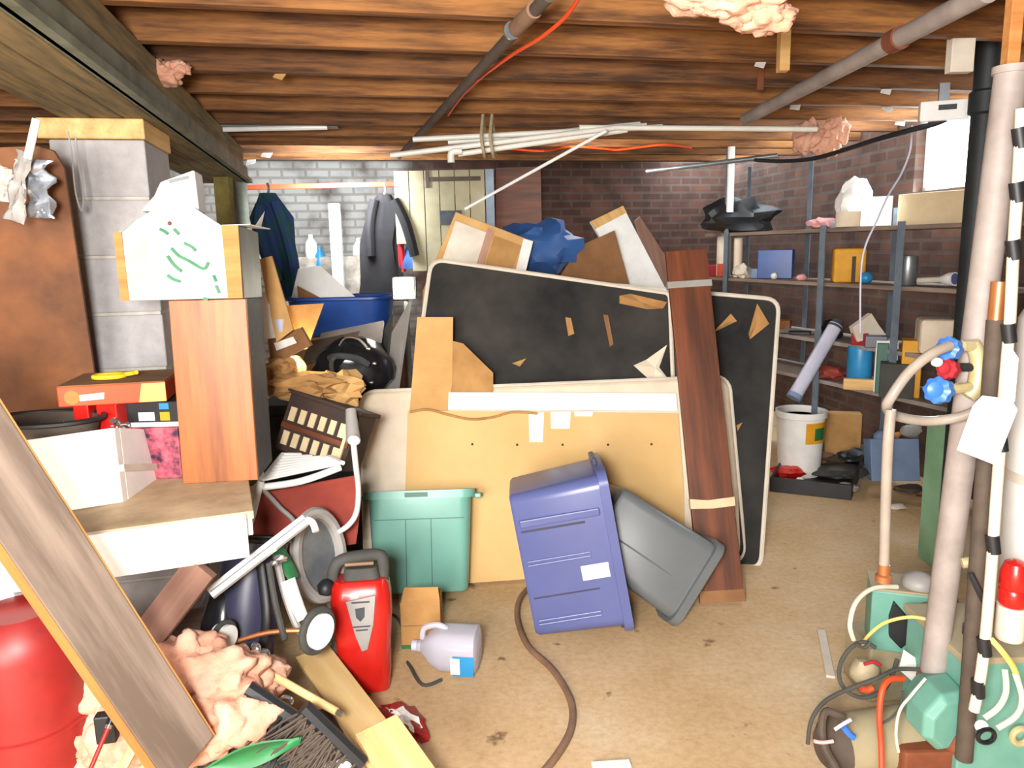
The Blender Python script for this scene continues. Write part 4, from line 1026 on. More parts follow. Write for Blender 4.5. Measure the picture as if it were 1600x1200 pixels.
# teal
bl = G(580, 944); br = G(734, 944); yy = bl.y
H_ = W(655, 782, yy + .12).z / .96
X = Matrix.Translation((bl + br) / 2 + Vector((0, .085, .022))) @ Matrix.Rotation(R(2), 4, 'Z') @ Matrix.Rotation(R(-17), 4, 'X')
Lt = (W(744, 800, yy) - W(564, 800, yy)).length
teal = tote(X, Lt - .035, .19, H_, .022, 'teal', 'teal', 'storage_tote', 'teal plastic tote standing upright in front of the tan cardboard')
Lq = Lt - .035
for xg in (-.06, .05): 
    part('groove', MB().add([(xg-.002, side_y(Lq, .19, H_, .022, .03)-.001, .03), (xg+.002, side_y(Lq, .19, H_, .022, .03)-.001, .03), (xg+.002, side_y(Lq, .19, H_, .022, H_*.72)-.001, H_*.72), (xg-.002, side_y(Lq, .19, H_, .022, H_*.72)-.001, H_*.72), (xg-.002, -.07, .03), (xg+.002, -.07, .03), (xg+.002, -.07, H_*.72), (xg-.002, -.07, H_*.72)], [(0,1,2,3), (7,6,5,4), (0,4,5,1), (2,6,7,3)]), 'teal_dark', teal)
part('panel_step', MB().box((-.0, side_y(Lq, .19, H_, .022, H_*.72) - .001, H_*.72), (Lq*.86, .006, .004)), 'teal_dark', teal)
part('embossed_plate', MB().box((-.01, -.1135, H_-.018), (.1, .004, .02)), 'teal_dark', teal, label='darker embossed name plate')
# navy
yN = 2.73
A = W(786, 776, yN + .03); B = G(846, 1008); B = W(846, 1007, B.y); C = W(997, 980, B.y + .0)
zv = (C - B).normalized(); xv = (A - B); xv = (xv - zv * xv.dot(zv)).normalized(); yv = zv.cross(xv)
Ln = (A - B).dot(xv); Dn = (C - B).length; Wn = .36
X = Matrix.Identity(4)
for i in range(3): X[i][0] = xv[i]; X[i][1] = yv[i]; X[i][2] = zv[i]
sgn = 1 if yv.y > 0 else -1
oc = (A + B) / 2 + yv * sgn * Wn / 2 - xv * .008; oc.z += .012
for i in range(3): X[i][3] = oc[i]
LN = Ln + .01
nv = tote(X, LN, Wn, Dn, .018, 'navy', 'navy_dark', 'storage_tote', 'navy blue plastic tote tipped on its end with a white sticker', wt=.004)
fy = lambda z: side_y(LN, Wn, Dn, .018, z, -sgn)
def slab_on(n, x0, x1, z0, z1, m, th=.005, **k):
    vs = []
    for d in (0, th):
        for (x_, z_) in ((x0, z0), (x1, z0), (x1, z1), (x0, z1)): vs.append((x_, fy(z_) - sgn*d + sgn*.0015, z_))
    return part(n, MB().add(vs, [(0,1,2,3), (7,6,5,4), (0,4,5,1), (1,5,6,2), (2,6,7,3), (3,7,4,0)]), m, nv, **k)
slab_on('raised_band', LN*.26, LN*.31, .02, Dn-.05, 'navy', .014, bev=.005)
slab_on('groove', LN*.225, LN*.24, .02, Dn-.11, 'navy_dark', .002)
for xx in (.03, -.02+.025, -.36, -.385): 
    slab_on('rib', LN*xx, LN*(xx+.012), .02, Dn-.11, 'navy', .008, bev=.002)
slab_on('groove', LN*-.21, LN*-.2, .02, Dn-.10, 'navy_dark', .002)
slab_on('sticker', LN*-.14, LN*-.045, Dn*.58, Dn*.86, 'tag', .003, label='white paper sticker')
# grey
yG = 2.95
P2 = W(1128, 862, yG); P3 = G(1050, 978); P3 = W(1054, 982, P3.y); P1 = W(952, 800, yG - .03)
xv = (P2 - P3).normalized(); zv = (P2 - P1); zv = (zv - xv * zv.dot(xv)).normalized(); yv = zv.cross(xv)
sgn2 = 1 if yv.y > 0 else -1
Wg = (P2 - P3).length; Dg = .47; Lg = .55
X = Matrix.Identity(4); ox = (P2 + P3) / 2 - zv * Dg + yv * sgn2 * Lg / 2 * .5; ox.z += .02
# here local x is the short side; the long side runs into depth
for i in range(3): X[i][0] = xv[i]; X[i][1] = yv[i]; X[i][2] = zv[i]; X[i][3] = ox[i]
gy = tote(X, Wg - .01, Lg * .6, Dg, .02, 'grey_plastic', 'grey_plastic', 'storage_tote', 'grey plastic tote tipped over behind the navy blue one', handles=False)
part('rib', MB().box((-.03, -sgn2 * (Lg*.3 - .008), Dg*.5), (.006, .006, Dg*.7)), 'grey_plastic', gy, bev=.002)
# small brown carton
bl = G(628, 1014); br = G(690, 1012)
X, w, h = bframe(bl, br, W(620, 930, bl.y))
t = thing('cardboard_box', 'small brown cardboard box with open flap and green base on the floor', 'cardboard box', X)
h = W(650, 942, bl.y).z
part('box_body', MB().box((w/2, h/2, -.06), (w, h, .12)), 'card', t, bev=.002)
part('green_base', MB().box((w/2, .008, -.058), (w+.002, .014, .122)), 'green', t)
part('flap', MB().prism([(.005, h), (w, h), (w-.005, h+.06), (.02, h+.062)], -.004, 0), 'card', t, label='raised front flap')
part('side_flap', MB().prism([(0, 0), (.12, 0), (.11, .05), (.01, .05)], 0, .003, Matrix.Translation((w, h, 0)) @ Matrix.Rotation(R(-60), 4, 'Y')), 'card_dark', t) if False else None
part('crease', MB().box((w/2, h*.5, .0005), (w*.96, .003, .001)), 'card_dark', t)
# water jug lying on its side
jc = G(718, 1062)
X = Matrix.Translation((jc.x, jc.y + .08, .078)) @ Matrix.Rotation(R(172), 4, 'Z') @ Matrix.Rotation(R(90), 4, 'Y') @ Matrix.Rotation(R(0), 4, 'Z')
t = thing('water_jug', 'empty clear plastic water jug lying on its side on the floor', 'jug', X)
def sq(w_, z_): return rr(w_, w_, w_*.32, z_)
part('jug_body', MB().loft([sq(.12, -.07), sq(.15, -.062), sq(.152, .06), sq(.12, .1), sq(.06, .135), sq(.038, .145), sq(.036, .16)]), 'jug', t, smooth=True)
part('handle', MB().tube([(-.03, .0, .14), (-.07, 0, .13), (-.085, 0, .08), (-.07, 0, .045)], .011, 8), 'jug', t, smooth=True)
part('cap', MB().lathe([(.02, .16), (.02, .178), (.016, .18)], None, 16), 'lavender', t, smooth=True)
for nm, z0, z1, y0, y1, mm in (('label_white', -.055, -.02, -.0, .0, 'tag'),):
    pass
part('label', MB().box((.03, .0765, -.025), (.075, .002, .075)), 'sky_blue', t, label='light blue paper label')
part('label_print', MB().box((.03, .078, .004), (.06, .001, .034)), 'tag', t, label='white patch on the label')
# hose on the floor
hp = [(842, 905), (816, 930), (808, 962), (824, 1008), (862, 1045), (890, 1090), (894, 1130), (880, 1165), (850, 1205), (820, 1230)]
solo('hose', MB().tube([G(x, y, .012) for x, y in hp], .012, 10), 'hose', 'brown rubber hose snaking over the bare floor', 'hose', smooth=True)
# slats on the floor
board('wood_lath', G(1283, 985, .006), G(1298, 1058, .006), .03, .01, 'offwhite', 'pale lath lying on the floor near the pumps', 'lath')
board('floor_strip', G(925, 1197, .006), G(985, 1193, .006), .03, .01, 'white', 'white strip on the floor at the bottom edge', 'strip')
# ======================= BEHIND THE FOUNDATIONS =======================
ct = thing('moving_carton', 'tall brown carton standing behind the black foundations', 'carton', (W(860, 500, 4.9).x, 5.08, 0))
part('carton_body', MB().box((0, 0, .62), (1.25, .6, 1.24)), 'card_dark', ct, bev=.005)
part('carton_tape', MB().box((0, 0, 1.242), (1.252, .06, .003)), 'tape', ct)
pts = [W(660, 781, 4.45), W(660, 455, 4.45), W(712, 331, 4.45), W(833, 377, 4.45), W(800, 500, 4.45), W(800, 781, 4.45)]
X = frame(pts[0], pts[5] - pts[0], pts[1] - pts[0]); f2 = flat(pts, X)
t = thing('wooden_cabinet', 'tan wooden cabinet lying tilted behind the left black foundation', 'cabinet', X)
part('cabinet_body', MB().prism(f2, -.25, 0), 'card_light', t, bev=.004)
dp = flat([W(712, 345, 4.45), W(762, 364, 4.45), W(742, 420, 4.45), W(690, 410, 4.45)], X); part('door_panel', MB().prism(dp, -.002, .004), 'offwhite', t, label='pale worn panel')
dp = flat([W(762, 356, 4.45), W(772, 360, 4.45), W(752, 424, 4.45), W(742, 421, 4.45)], X); part('door_stile', MB().prism(dp, -.002, .008), 'orange_wood', t)
dp = flat([W(772, 368, 4.45), W(815, 384, 4.45), W(800, 420, 4.45), W(756, 420, 4.45)], X); part('door_panel', MB().prism(dp, -.002, .004), 'card', t)
dp = flat([W(818, 373, 4.45), W(833, 377, 4.45), W(820, 430, 4.45), W(804, 430, 4.45)], X); part('edge_board', MB().prism(dp, -.25, .006), 'white', t, label='white edge board')
solo('blue_tarp', MB().blob(W(838, 388, 4.75), (.25, .16, .15), .35, 1.6, 7, 3, sharp=True), 'blue_tarp', 'crumpled blue tarpaulin heaped right of the tilted wooden cabinet', 'tarp', smooth=True)
shard('cardboard_piece', [(870, 440, 4.7), (905, 385, 4.7), (960, 360, 4.7), (985, 450, 4.7)], .02, 'card_dark', 'brown cardboard leaning left of the bright white drawer front')
pts = [W(988, 454, 4.8), W(923, 346, 4.8), W(974, 321, 4.85), W(1042, 454, 4.85)]
X = plane_frame(pts); t = thing('drawer_front', 'bright white wooden drawer front tilted above the black foundations', 'drawer front', X)
part('front_board', MB().prism(flat(pts, X), -.03, 0), 'white', t, bev=.003)
part('end_strip', MB().prism(flat([W(923, 346, 4.8), W(974, 321, 4.85), W(980, 332, 4.85), W(930, 358, 4.8)], X), -.001, .003), 'pine', t)
shard('wooden_board', [(1020, 454, 4.9), (992, 345, 4.9), (1000, 338, 4.9), (1040, 400, 4.9), (1044, 454, 4.9)], .025, 'red_board', 'pinkish-brown board end just right of the white drawer front', 'board')
board('wooden_stick', W(880, 446, 4.8), W(948, 411, 4.8), .025, .02, 'pine', 'short tan stick poking above the black foundation', 'stick', (0, -1, .3))
# beadboard door hung at the back
Y_ = 5.75
t = thing('beadboard_door', 'old cream beadboard door with dark latch standing at the back', 'door', Matrix.Translation((W(690, 300, Y_).x, Y_, 0)))
zt_ = W(690, 266, Y_).z; xc = W(690, 300, Y_).x
x0 = W(616, 300, Y_).x - xc; x1 = W(758, 300, Y_).x - xc; n = 6
pw = (x1 - x0) / n
for k in range(n):
    zb = (1.55, 1.35, 0.002, .002, .002, .002)[k]
    part('door_board', MB().box((x0 + pw*(k+.5), 0, (zt_+zb)/2), (pw-.006, .022, zt_-zb)), 'beadboard', t, bev=.002)
part('frame_strip', MB().box((x1 + .035, 0, zt_/2), (.06, .03, zt_)), 'blue_steel', t)
part('cross_rail', MB().box(((x0+x1)/2, .02, 1.95), (x1-x0, .02, .1)), 'beadboard', t)
zz = W(700, 280, Y_).z
part('strap_hinge', MB().box((W(708, 280, Y_).x - xc, -.016, zz), (.4, .01, .03)), 'iron_dark', t)
part('latch', MB().box((W(668, 280, Y_).x - xc, -.018, zz), (.025, .014, .12)), 'iron_dark', t)
part('lock_plate', MB().box((W(705, 340, Y_).x - xc, -.016, W(705, 340, Y_).z), (.16, .01, .1)), 'char', t)
panel('wooden_screen', [W(775, 262, 7.2), W(845, 260, 7.2), W(848, 420, 7.2), W(775, 420, 7.2)], .03, 'mahogany', 'dark reddish wooden screen right of the cream beadboard door', 'panel')

# ======================= SHELVING ON THE RIGHT =======================
FP = [(1110, 6.15), (1140, 5.9), (1290, 4.9), (1405, 4.3), (1500, 3.95), (1540, 3.8)]
def Ysh(px):
    for (a, ya), (b, yb_) in zip(FP, FP[1:]):
        if px <= b: return ya + (yb_ - ya) * (px - a) / (b - a)
    return FP[-1][1]
LV = [W(1290, y, 4.9).z for y in (357, 441, 530, 592)]
s0 = W(1098, 400, 6.2); s1 = W(1540, 400, 3.8); sd = (s1 - s0); sd.z = 0; SL = sd.length
XS = frame((s0.x, s0.y, 0), sd, Vector((0, 0, 1)).cross(sd.normalized()))   # x towards the viewer's right, y to the wall
sh = thing('metal_shelving', 'grey metal shelving with slotted posts along the brick wall under the window', 'shelving', XS)
for z in LV: part('shelf', MB().box((SL/2, .2, z - .012), (SL, .38, .024)), 'grey_wood' if z > 1 else 'iron', sh, bev=.002)
IS = XS.inverted()
for px in (1140, 1290, 1405):
    p = IS @ W(px, 400, Ysh(px)); zt_ = LV[0] + .02 if px > 1200 else 2.19
    part('post', MB().box((p.x, -.005, zt_/2), (.05, .004, zt_)).box((p.x - .025, .018, zt_/2), (.004, .05, zt_)), 'blue_steel', sh)
for px, zt_ in ((1035, 2.1), (1240, 2.1), (1372, 1.7)):
    p = IS @ W(px, 400, Ysh(px) + .35)
    part('post', MB().box((max(p.x, .02), .4, zt_/2), (.045, .004, zt_)), 'blue_steel', sh)
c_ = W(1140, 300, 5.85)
solo('post_highlight', MB().cyl((c_.x, c_.y - .02, W(1140, 332, 5.85).z), (c_.x, c_.y - .02, 2.2), .026), 'white_gloss', 'added white sleeve painting the highlight on the upper shelving post', 'pole', smooth=True)  # glossy reflection on the post, put in as a separate white sleeve
def sp(px, lv, dy=.12):
    """a point on shelf lv seen at px"""
    Y = Ysh(px) + dy; p = W(px, 400, Y); return Vector((p.x, p.y, LV[lv] + .0015))
def sz(px, py, dy=.12): return W(px, py, Ysh(px) + dy).z
def sbox(name, px0, px1, pyt, lv, m, label, cat, d=.14, dy=.1, rot=-25, bev=.004):
    c = sp((px0+px1)/2, lv, dy); wpx = W(px1, 400, c.y).x - W(px0, 400, c.y).x; h = max(.02, sz((px0+px1)/2, pyt, dy) - c.z)
    X = Matrix.Translation(c) @ Matrix.Rotation(R(rot), 4, 'Z')
    return solo(name, MB().box((0, 0, h/2), (wpx*.95, d, h)), m, label, cat, X, bev=bev)
def scyl(name, px0, px1, pyt, lv, m, label, cat, dy=.1, prof=None):
    c = sp((px0+px1)/2, lv, dy); r = (W(px1, 400, c.y).x - W(px0, 400, c.y).x)/2; h = max(.02, sz((px0+px1)/2, pyt, dy) - c.z)
    P = prof or [(.9, 0), (1, .04), (1, .9), (.94, 1)]
    return solo(name, MB().lathe([(r*a, h*b) for a, b in P], None, 20), m, label, cat, Matrix.Translation(c), smooth=True)
def sblob(name, px0, px1, pyt, lv, m, label, cat, seed=1, dy=.1, amp=.4, d=.12):
    c = sp((px0+px1)/2, lv, dy); r = (W(px1, 400, c.y).x - W(px0, 400, c.y).x)/2; h = max(.02, sz((px0+px1)/2, pyt, dy) - c.z)
    return solo(name, MB().blob((0, 0, h*.45), (r, d, h*.55), amp, 1.7, seed, 3, flatz=-h*.45), m, label, cat, Matrix.Translation(c), smooth=True)
BOT = [(.9, 0), (1, .04), (1, .62), (.4, .82), (.36, 1)]
sblob('black_bag', 1096, 1200, 312, 0, 'black', 'black cloth bag slumped on the far end of the top shelf', 'bag', 3, .12, .5, .16)
sblob('plastic_bag', 1305, 1360, 280, 0, 'white_gloss', 'white plastic bag standing on the top shelf behind the small cream tub', 'bag', 5, .28, .3)
scyl('cream_tub', 1304, 1346, 331, 0, 'cream', 'small cream tub in front of the white plastic bag on the top shelf', 'tub', .06)
sbox('white_box', 1342, 1388, 308, 0, 'white_gloss', 'white box on the top shelf right of the cream tub', 'box', .14, .14)
sblob('pink_bag', 1264, 1300, 340, 0, 'pink', 'small pale pink bag on the top shelf, left of the cream tub', 'bag', 8, .1)
sblob('rolled_cloth', 1300, 1308, 344, 0, 'lavender', 'small lavender cloth between the pink bag and the cream tub', 'cloth', 9, .04)
sbox('card_panel', 1392, 1512, 300, 0, 'tape', 'tan panel standing on the top shelf below the window', 'panel', .03, .3, -62)
# shelf two
scyl('white_jar', 1120, 1142, 368, 1, 'offwhite', 'pale jar at the far end of the second shelf', 'jar')
scyl('white_jar', 1146, 1160, 372, 1, 'cream', 'narrow cream jar just right of the highlighted post on the second shelf', 'jar')
sbox('red_box', 1104, 1132, 414, 1, 'crimson', 'small dark red box at the far end of the second shelf', 'box', .1, .06)
sbox('orange_box', 1122, 1138, 412, 1, 'orange_dim', 'small orange box beside the dark red box on the second shelf', 'box', .08, .04)
sbox('blue_box', 1186, 1240, 390, 1, 'blue', 'deep blue box on the second shelf below the black bag', 'box', .16, .16)
sblob('white_cloth', 1148, 1172, 412, 1, 'offwhite', 'small white crumpled cloth in front of the blue box', 'cloth', 4, .03)
scyl('glass_jar', 1174, 1192, 420, 1, 'pale_blue', 'small bluish jar beside the white crumpled cloth', 'jar', .04)
sblob('white_cup', 1206, 1216, 426, 1, 'white', 'tiny white cup at the front edge below the blue box', 'cup', 2, .03, .1, .03)
sblob('pale_cup', 1246, 1262, 428, 1, 'pink', 'tiny pale pink cup on the second shelf left of the yellow case', 'cup', 2, .03, .1, .03)
c = sbox('tool_case', 1302, 1350, 388, 1, 'gold', 'yellow-orange case with a dark strap on the second shelf', 'case', .16, .12, -15, .012)
part('dark_strap', MB().box((.02, -.083, .08), (.022, .005, .16)), 'iron_dark', c)
solo('blue_ball', MB().blob(sp(1355, 1, .04) + Vector((0, 0, .035)), (.04, .04, .035), 0, sub=3), 'sky_blue', 'small blue ball beside the yellow-orange case', 'ball', smooth=True)
scyl('glass_jar', 1406, 1434, 400, 1, 'steel', 'grey-green jar on the second shelf behind the third post', 'jar', .1)
X, L = beam_frame(sp(1438, 1, .08) + Vector((0, 0, .03)), sp(1494, 1, .08) + Vector((0, 0, .045)))
t = thing('flashlight', 'white flashlight lying on the near end of the second shelf', 'flashlight', X)
part('barrel', MB().cyl((0, 0, 0), (L*.7, 0, 0), .016), 'offwhite', t, smooth=True)
part('head', MB().lathe([(.018, 0), (.036, .05), (.036, .08)], Matrix.Translation((L*.65, 0, 0)) @ Matrix.Rotation(R(90), 4, 'Y'), 18), 'white_gloss', t, smooth=True)
part('lens', MB().lathe([(.03, .081), (.028, .084)], Matrix.Translation((L*.65, 0, 0)) @ Matrix.Rotation(R(90), 4, 'Y'), 18), 'navy', t, smooth=True)
# shelf three
shard('folded_newspaper', [(1332, 512, 4.55), (1362, 490, 4.55), (1380, 510, 4.5), (1392, 526, 4.5), (1340, 534, 4.55)], .05, 'offwhite', 'folded newspaper tented on the third shelf', 'newspaper')
sbox('red_book', 1338, 1364, 519, 2, 'crimson', 'small red book under the folded newspaper on the third shelf', 'book', .12, .03)
sbox('black_strap', 1360, 1394, 524, 2, 'navy_dark', 'dark blue folded strap on the third shelf right of the red book', 'strap', .05, .0)
sblob('black_cable_heap', 1292, 1316, 500, 2, 'black', 'dark tangle of cable on the third shelf by the middle post', 'cable', 6, .08)
sbox('white_case', 1444, 1500, 497, 2, 'cream', 'large off-white case on the near end of the third shelf', 'case', .22, .16, -20, .02)
sbox('orange_carton', 1420, 1450, 530, 3, 'gold', 'orange-yellow carton on the fourth shelf under the white case', 'carton', .14, .1)
# shelf four
c = scyl('paint_can', 1334, 1372, 540, 3, 'sky_blue', 'bright blue tin with white base on the fourth shelf', 'can', .06)
sbox('green_box', 1378, 1412, 530, 3, 'white', 'white box with dark green face on the fourth shelf', 'box', .12, .1)
sbox('green_book', 1380, 1398, 536, 3, 'teal_dark', 'dark green book in front of the white box on the fourth shelf', 'book', .03, .0)
sbox('grey_case', 1388, 1440, 566, 3, 'rubber', 'grey-brown case on the fourth shelf between the blue tin and the valves', 'case', .16, .03)
sbox('wood_block', 1330, 1400, 592, 3, 'pine', 'pale wooden offcut at the front of the fourth shelf', 'wood offcut', .05, -.02)
sblob('rag_heap', 1288, 1330, 572, 3, 'red_cloth', 'reddish rag heap on the fourth shelf behind the leaning white tube', 'rag', 3)
sblob('rag_heap', 1222, 1262, 545, 2, 'grey_light', 'grey rag heap on the third shelf just right of the black foundation', 'rag', 4)
sbox('black_tray', 1238, 1272, 536, 2, 'black', 'small black tray on the third shelf beside the grey rag heap', 'tray', .1, .06)
sbox('wood_crate', 1215, 1240, 500, 2, 'orange_wood', 'small orange-brown crate on the third shelf against the black foundation edge', 'crate', .1, .2)
# leaning pale tube
X, L = beam_frame(W(1242, 618, 4.6), W(1306, 508, 4.72), (0, -1, 0))
t = thing('mailing_tube', 'pale lavender tube leaning against the shelving above the white bucket', 'tube', X)
part('tube_body', MB().cyl((0, 0, 0), (L, 0, 0), .042), 'lavender', t, smooth=True)
part('end_cap', MB().cyl((L-.02, 0, 0), (L+.03, 0, 0), .045, .035), 'char', t, smooth=True)
part('end_cap', MB().cyl((-.02, 0, 0), (.01, 0, 0), .045), 'pale_blue', t, smooth=True)
# floor things by the shelving
bc_ = G(1245, 740)
X = Matrix.Translation((bc_.x, 4.85, 0)) 
rB = (W(1281, 650, 4.85).x - W(1206, 650, 4.85).x) / 2; hB = W(1244, 640, 4.85).z
t = thing('plastic_bucket', 'white plastic bucket with yellow label beside the black foundation', 'bucket', X)
part('bucket_body', MB().lathe([(rB*.82, 0), (rB*.84, .02), (rB*.97, hB*.98), (rB*.93, hB*.98), (rB*.8, .03)], None, 32), 'white', t, smooth=True)
part('rim', MB().lathe([(rB*.98, hB*.9), (rB*1.03, hB*.91), (rB*1.03, hB), (rB*.95, hB), (rB*.95, hB*.9)], None, 32), 'white_gloss', t, smooth=True)
lab = MB()
def cyl_patch(r0, r1, a0, a1, z0, z1, n=8):
    A = []; B = []
    for k in range(n + 1):
        a = R(a0 + (a1 - a0)*k/n); A.append((r0*math.cos(a), r0*math.sin(a), z0)); B.append((r1*math.cos(a), r1*math.sin(a), z1))
    A2 = [(x*1.004, y*1.004, z) for x, y, z in A]; B2 = [(x*1.004, y*1.004, z) for x, y, z in B]
    vs = A + B + A2 + B2; m = n + 1; fs = []
    for k in range(n): fs += [(k, k+1, m+k+1, m+k), (2*m+k, 3*m+k, 3*m+k+1, 2*m+k+1), (k, 2*m+k, 2*m+k+1, k+1), (m+k, m+k+1, 3*m+k+1, 3*m+k)]
    return MB().add(vs, fs)
part('label', cyl_patch(rB*.93, rB*.965, 262, 330, hB*.55, hB*.86), 'gold', t, label='yellow label')
part('label_print', cyl_patch(rB*.945, rB*.962, 285, 318, hB*.6, hB*.78), 'green', t, label='green print on the label')
# black boot tray with junk
q0 = G(1202, 768); q1 = G(1330, 782); q2 = G(1356, 712); q3 = G(1240, 704)
X = frame(q0, q1 - q0, q3 - q0); fp = flat([q0, q1, q2, q3], X)
t = thing('boot_tray', 'low black plastic tray full of odds and ends on the floor', 'tray', X)
s_ = -1 if X[2][2] < 0 else 1
cx_ = sum(p[0] for p in fp)/4; cy_ = sum(p[1] for p in fp)/4
ins = [(cx_ + (x-cx_)*.9, cy_ + (y-cy_)*.9) for x, y in fp]
part('tray_base', MB().prism(ins, 0, .015*s_), 'black', t)
part('tray_wall', MB().loft([[(x, y, 0) for x, y in fp], [(x, y, .09*s_) for x, y in fp], [(cx_ + (x-cx_)*.95, cy_ + (y-cy_)*.95, .09*s_) for x, y in fp], [(x, y, .01*s_) for x, y in ins]], closed=True), 'black', t, bev=.004)
def onfloor(px, py, z): p = G(px, py, z); return p
for k, (nm, px, py, r, m_, lb, ct_) in enumerate((
    ('red_funnel', 1232, 738, (.10, .07, .04), 'red', 'bright red plastic piece at the left of the black tray', 'plastic piece'),
    ('brown_cloth', 1265, 716, (.13, .1, .05), 'hose', 'brown crumpled cloth in the black tray', 'cloth'),
    ('grey_cloth', 1310, 735, (.16, .1, .04), 'rubber', 'grey-green crumpled cloth in the middle of the black tray', 'cloth'),
    ('white_cup', 1250, 752, (.03, .03, .03), 'white', 'small white cup in the front of the black tray', 'cup'),
    ('white_scrap', 1300, 692, (.04, .03, .025), 'white', 'small white scrap at the back of the black tray', 'scrap'),
    ('white_scrap', 1322, 700, (.03, .02, .02), 'offwhite', 'smaller white scrap beside the other at the back of the black tray', 'scrap'),
    ('black_shoe', 1340, 715, (.12, .06, .05), 'black', 'black shoe lying at the right of the black tray', 'shoe'),
    ('tan_cloth', 1320, 760, (.09, .05, .03), 'iron', 'pinkish-grey rag hanging over the front corner of the black tray', 'rag'))):
    p = G(px, py, .05); solo(nm, MB().blob((0, 0, r[2]), r, .4, 1.8, k + 2, 3), m_, lb, ct_, Matrix.Translation((p.x, p.y, .012)), smooth=True)
# pale blue bin and carton
a, b = G(1362, 752), G(1438, 752)
X, w, h = bframe(a, b, a + Vector((0, .06, .26)))
t = thing('plastic_bin', 'pale blue plastic bin full of odds and ends behind the braided hose', 'bin', X)
part('bin_front', MB().box((w/2, h/2, -.006), (w, h, .012)), 'pale_blue', t, bev=.003)
part('bin_shell', MB().box((.006, h/2, -.06), (.012, h, .1)).box((w-.006, h/2, -.06), (.012, h, .1)).box((w/2, h/2, -.11), (w, h, .012)).box((w/2, .01, -.06), (w, .012, .1)), 'pale_blue', t)
for k, (px, py, r, m_, lb) in enumerate(((1425, 672, .07, 'grey_light', 'grey crumpled item on top in the pale blue bin'), (1425, 690, .04, 'rust', 'rusty item lying in the pale blue bin'), (1400, 680, .03, 'edge_wood', 'small orange item in the pale blue bin'), (1380, 684, .07, 'pale_blue', 'bluish cloth at the left in the pale blue bin'))):
    p = W(px, py, 4.78); solo('bin_item', MB().blob(p, (r, r*.5, r*.7), .4, 1.8, k, 2), m_, lb, 'item', smooth=True)
fb_ = G(1340, 690)
a, b = Vector((W(1290, 680, 5.3).x, 5.3, .001)), Vector((W(1350, 680, 5.2).x, 5.24, .001))
oblong('shallow_carton', a, b, a + Vector((0, 0, W(1350, 640, 5.4).z)), .1, 'card', 'shallow open brown carton under the lowest shelf', 'carton')
for k, (px, py, r, m_, lb) in enumerate(((1402, 795, .05, 'offwhite', 'white paper scrap on the floor in front of the pale blue bin'), (1420, 770, .09, 'iron_dark', 'dark scrap of cloth on the floor before the pale blue bin'))):
    p = G(px, py); solo('floor_scrap', MB().blob((0, 0, r*.3), (r, r*.7, r*.3), .5, 2, k, 2), m_, lb, 'scrap', Matrix.Translation(p), smooth=True)
# green steel locker
a, b = G(1462, 893), G(1504, 893)
zt_ = W(1470, 665, a.y).z
X, w, h = bframe(a, b, Vector((a.x, a.y, zt_)))
t = thing('green_locker', 'narrow green-painted steel cabinet standing behind the grey pipe', 'cabinet', X)
part('locker_body', MB().box((w/2, h/2, -.09), (w, h, .18)), 'green_metal', t, bev=.004)
part('bright_patch', MB().box((w*.5, h - .04, .001), (w*.5, .04, .003)), 'bright_green', t, label='bright green sticker')
part('handle', MB().box((w*.2, h*.33, .006), (.02, .08, .012)), 'iron_dark', t, bev=.002)
part('cord', MB().tube([(w*.6, h*.75, .01), (w*.4, h*.45, .01), (w*.1, h*.3, .01)], .004, 6), 'offwhite', t, smooth=True)

# ======================= PIPES AND VALVES AT THE RIGHT =======================
c_ = W(1528, 300, 3.3)
sp_ = thing('soil_pipe', 'thick black vertical drain pipe beside the window', 'pipe', (c_.x, c_.y, 0))
part('pipe_body', MB().cyl((0, 0, 0), (0, 0, 2.42), .05), 'soil_pipe', sp_, smooth=True)
part('hub', MB().lathe([(.05, 0), (.062, .01), (.062, .09), (.05, .1)], Matrix.Translation((0, 0, 2.0)), 24), 'soil_pipe', sp_, smooth=True)
gpT, gpB = W(1580, 112, 1.92), W(1455, 1072, 1.98)
t = thing('iron_pipe', 'mauve-grey iron pipe rising from the green pump in front of the black drain pipe', 'pipe', gpB)
part('pipe_body', MB().cyl(gpB, gpT, .034, .036), 'iron', t, world=True, smooth=True)
part('union', MB().cyl(gpT - Vector((0, 0, .005)), gpT + Vector((0.0, 0, .012)), .041), 'iron', t, world=True, smooth=True)
q = W(1503, 880, 1.9); part('side_plug', MB().cyl(q, q + Vector((.04, -.01, .01)), .014), 'brass', t, world=True, smooth=True)
solo('wooden_strut', MB().box((0, 0, 0), (.03, .03, .34), Matrix.Translation(W(1583, 40, 1.95))), 'edge_wood', 'orange-brown wooden strut standing on top of the mauve-grey pipe', 'strut', bev=.002)
rpT, rpB = W(1556, 500, 1.86), W(1506, 1186, 1.8)
t = thing('rusty_pipe', 'dark rusty pipe running down beside the white cable', 'pipe', rpB)
part('pipe_body', MB().cyl(rpB, rpT, .021), 'iron_dark', t, world=True, smooth=True)
part('copper_end', MB().cyl(rpT, W(1562, 440, 1.86), .019), 'copper', t, world=True, smooth=True)
for k, (px, py) in enumerate(((1512, 1100), (1522, 985), (1530, 900))):
    q = W(px, py, 1.84); part('pipe_clamp', MB().cyl(q - Vector((0, 0, .012)), q + Vector((0, 0, .012)), .027), 'black', t, world=True, smooth=True)
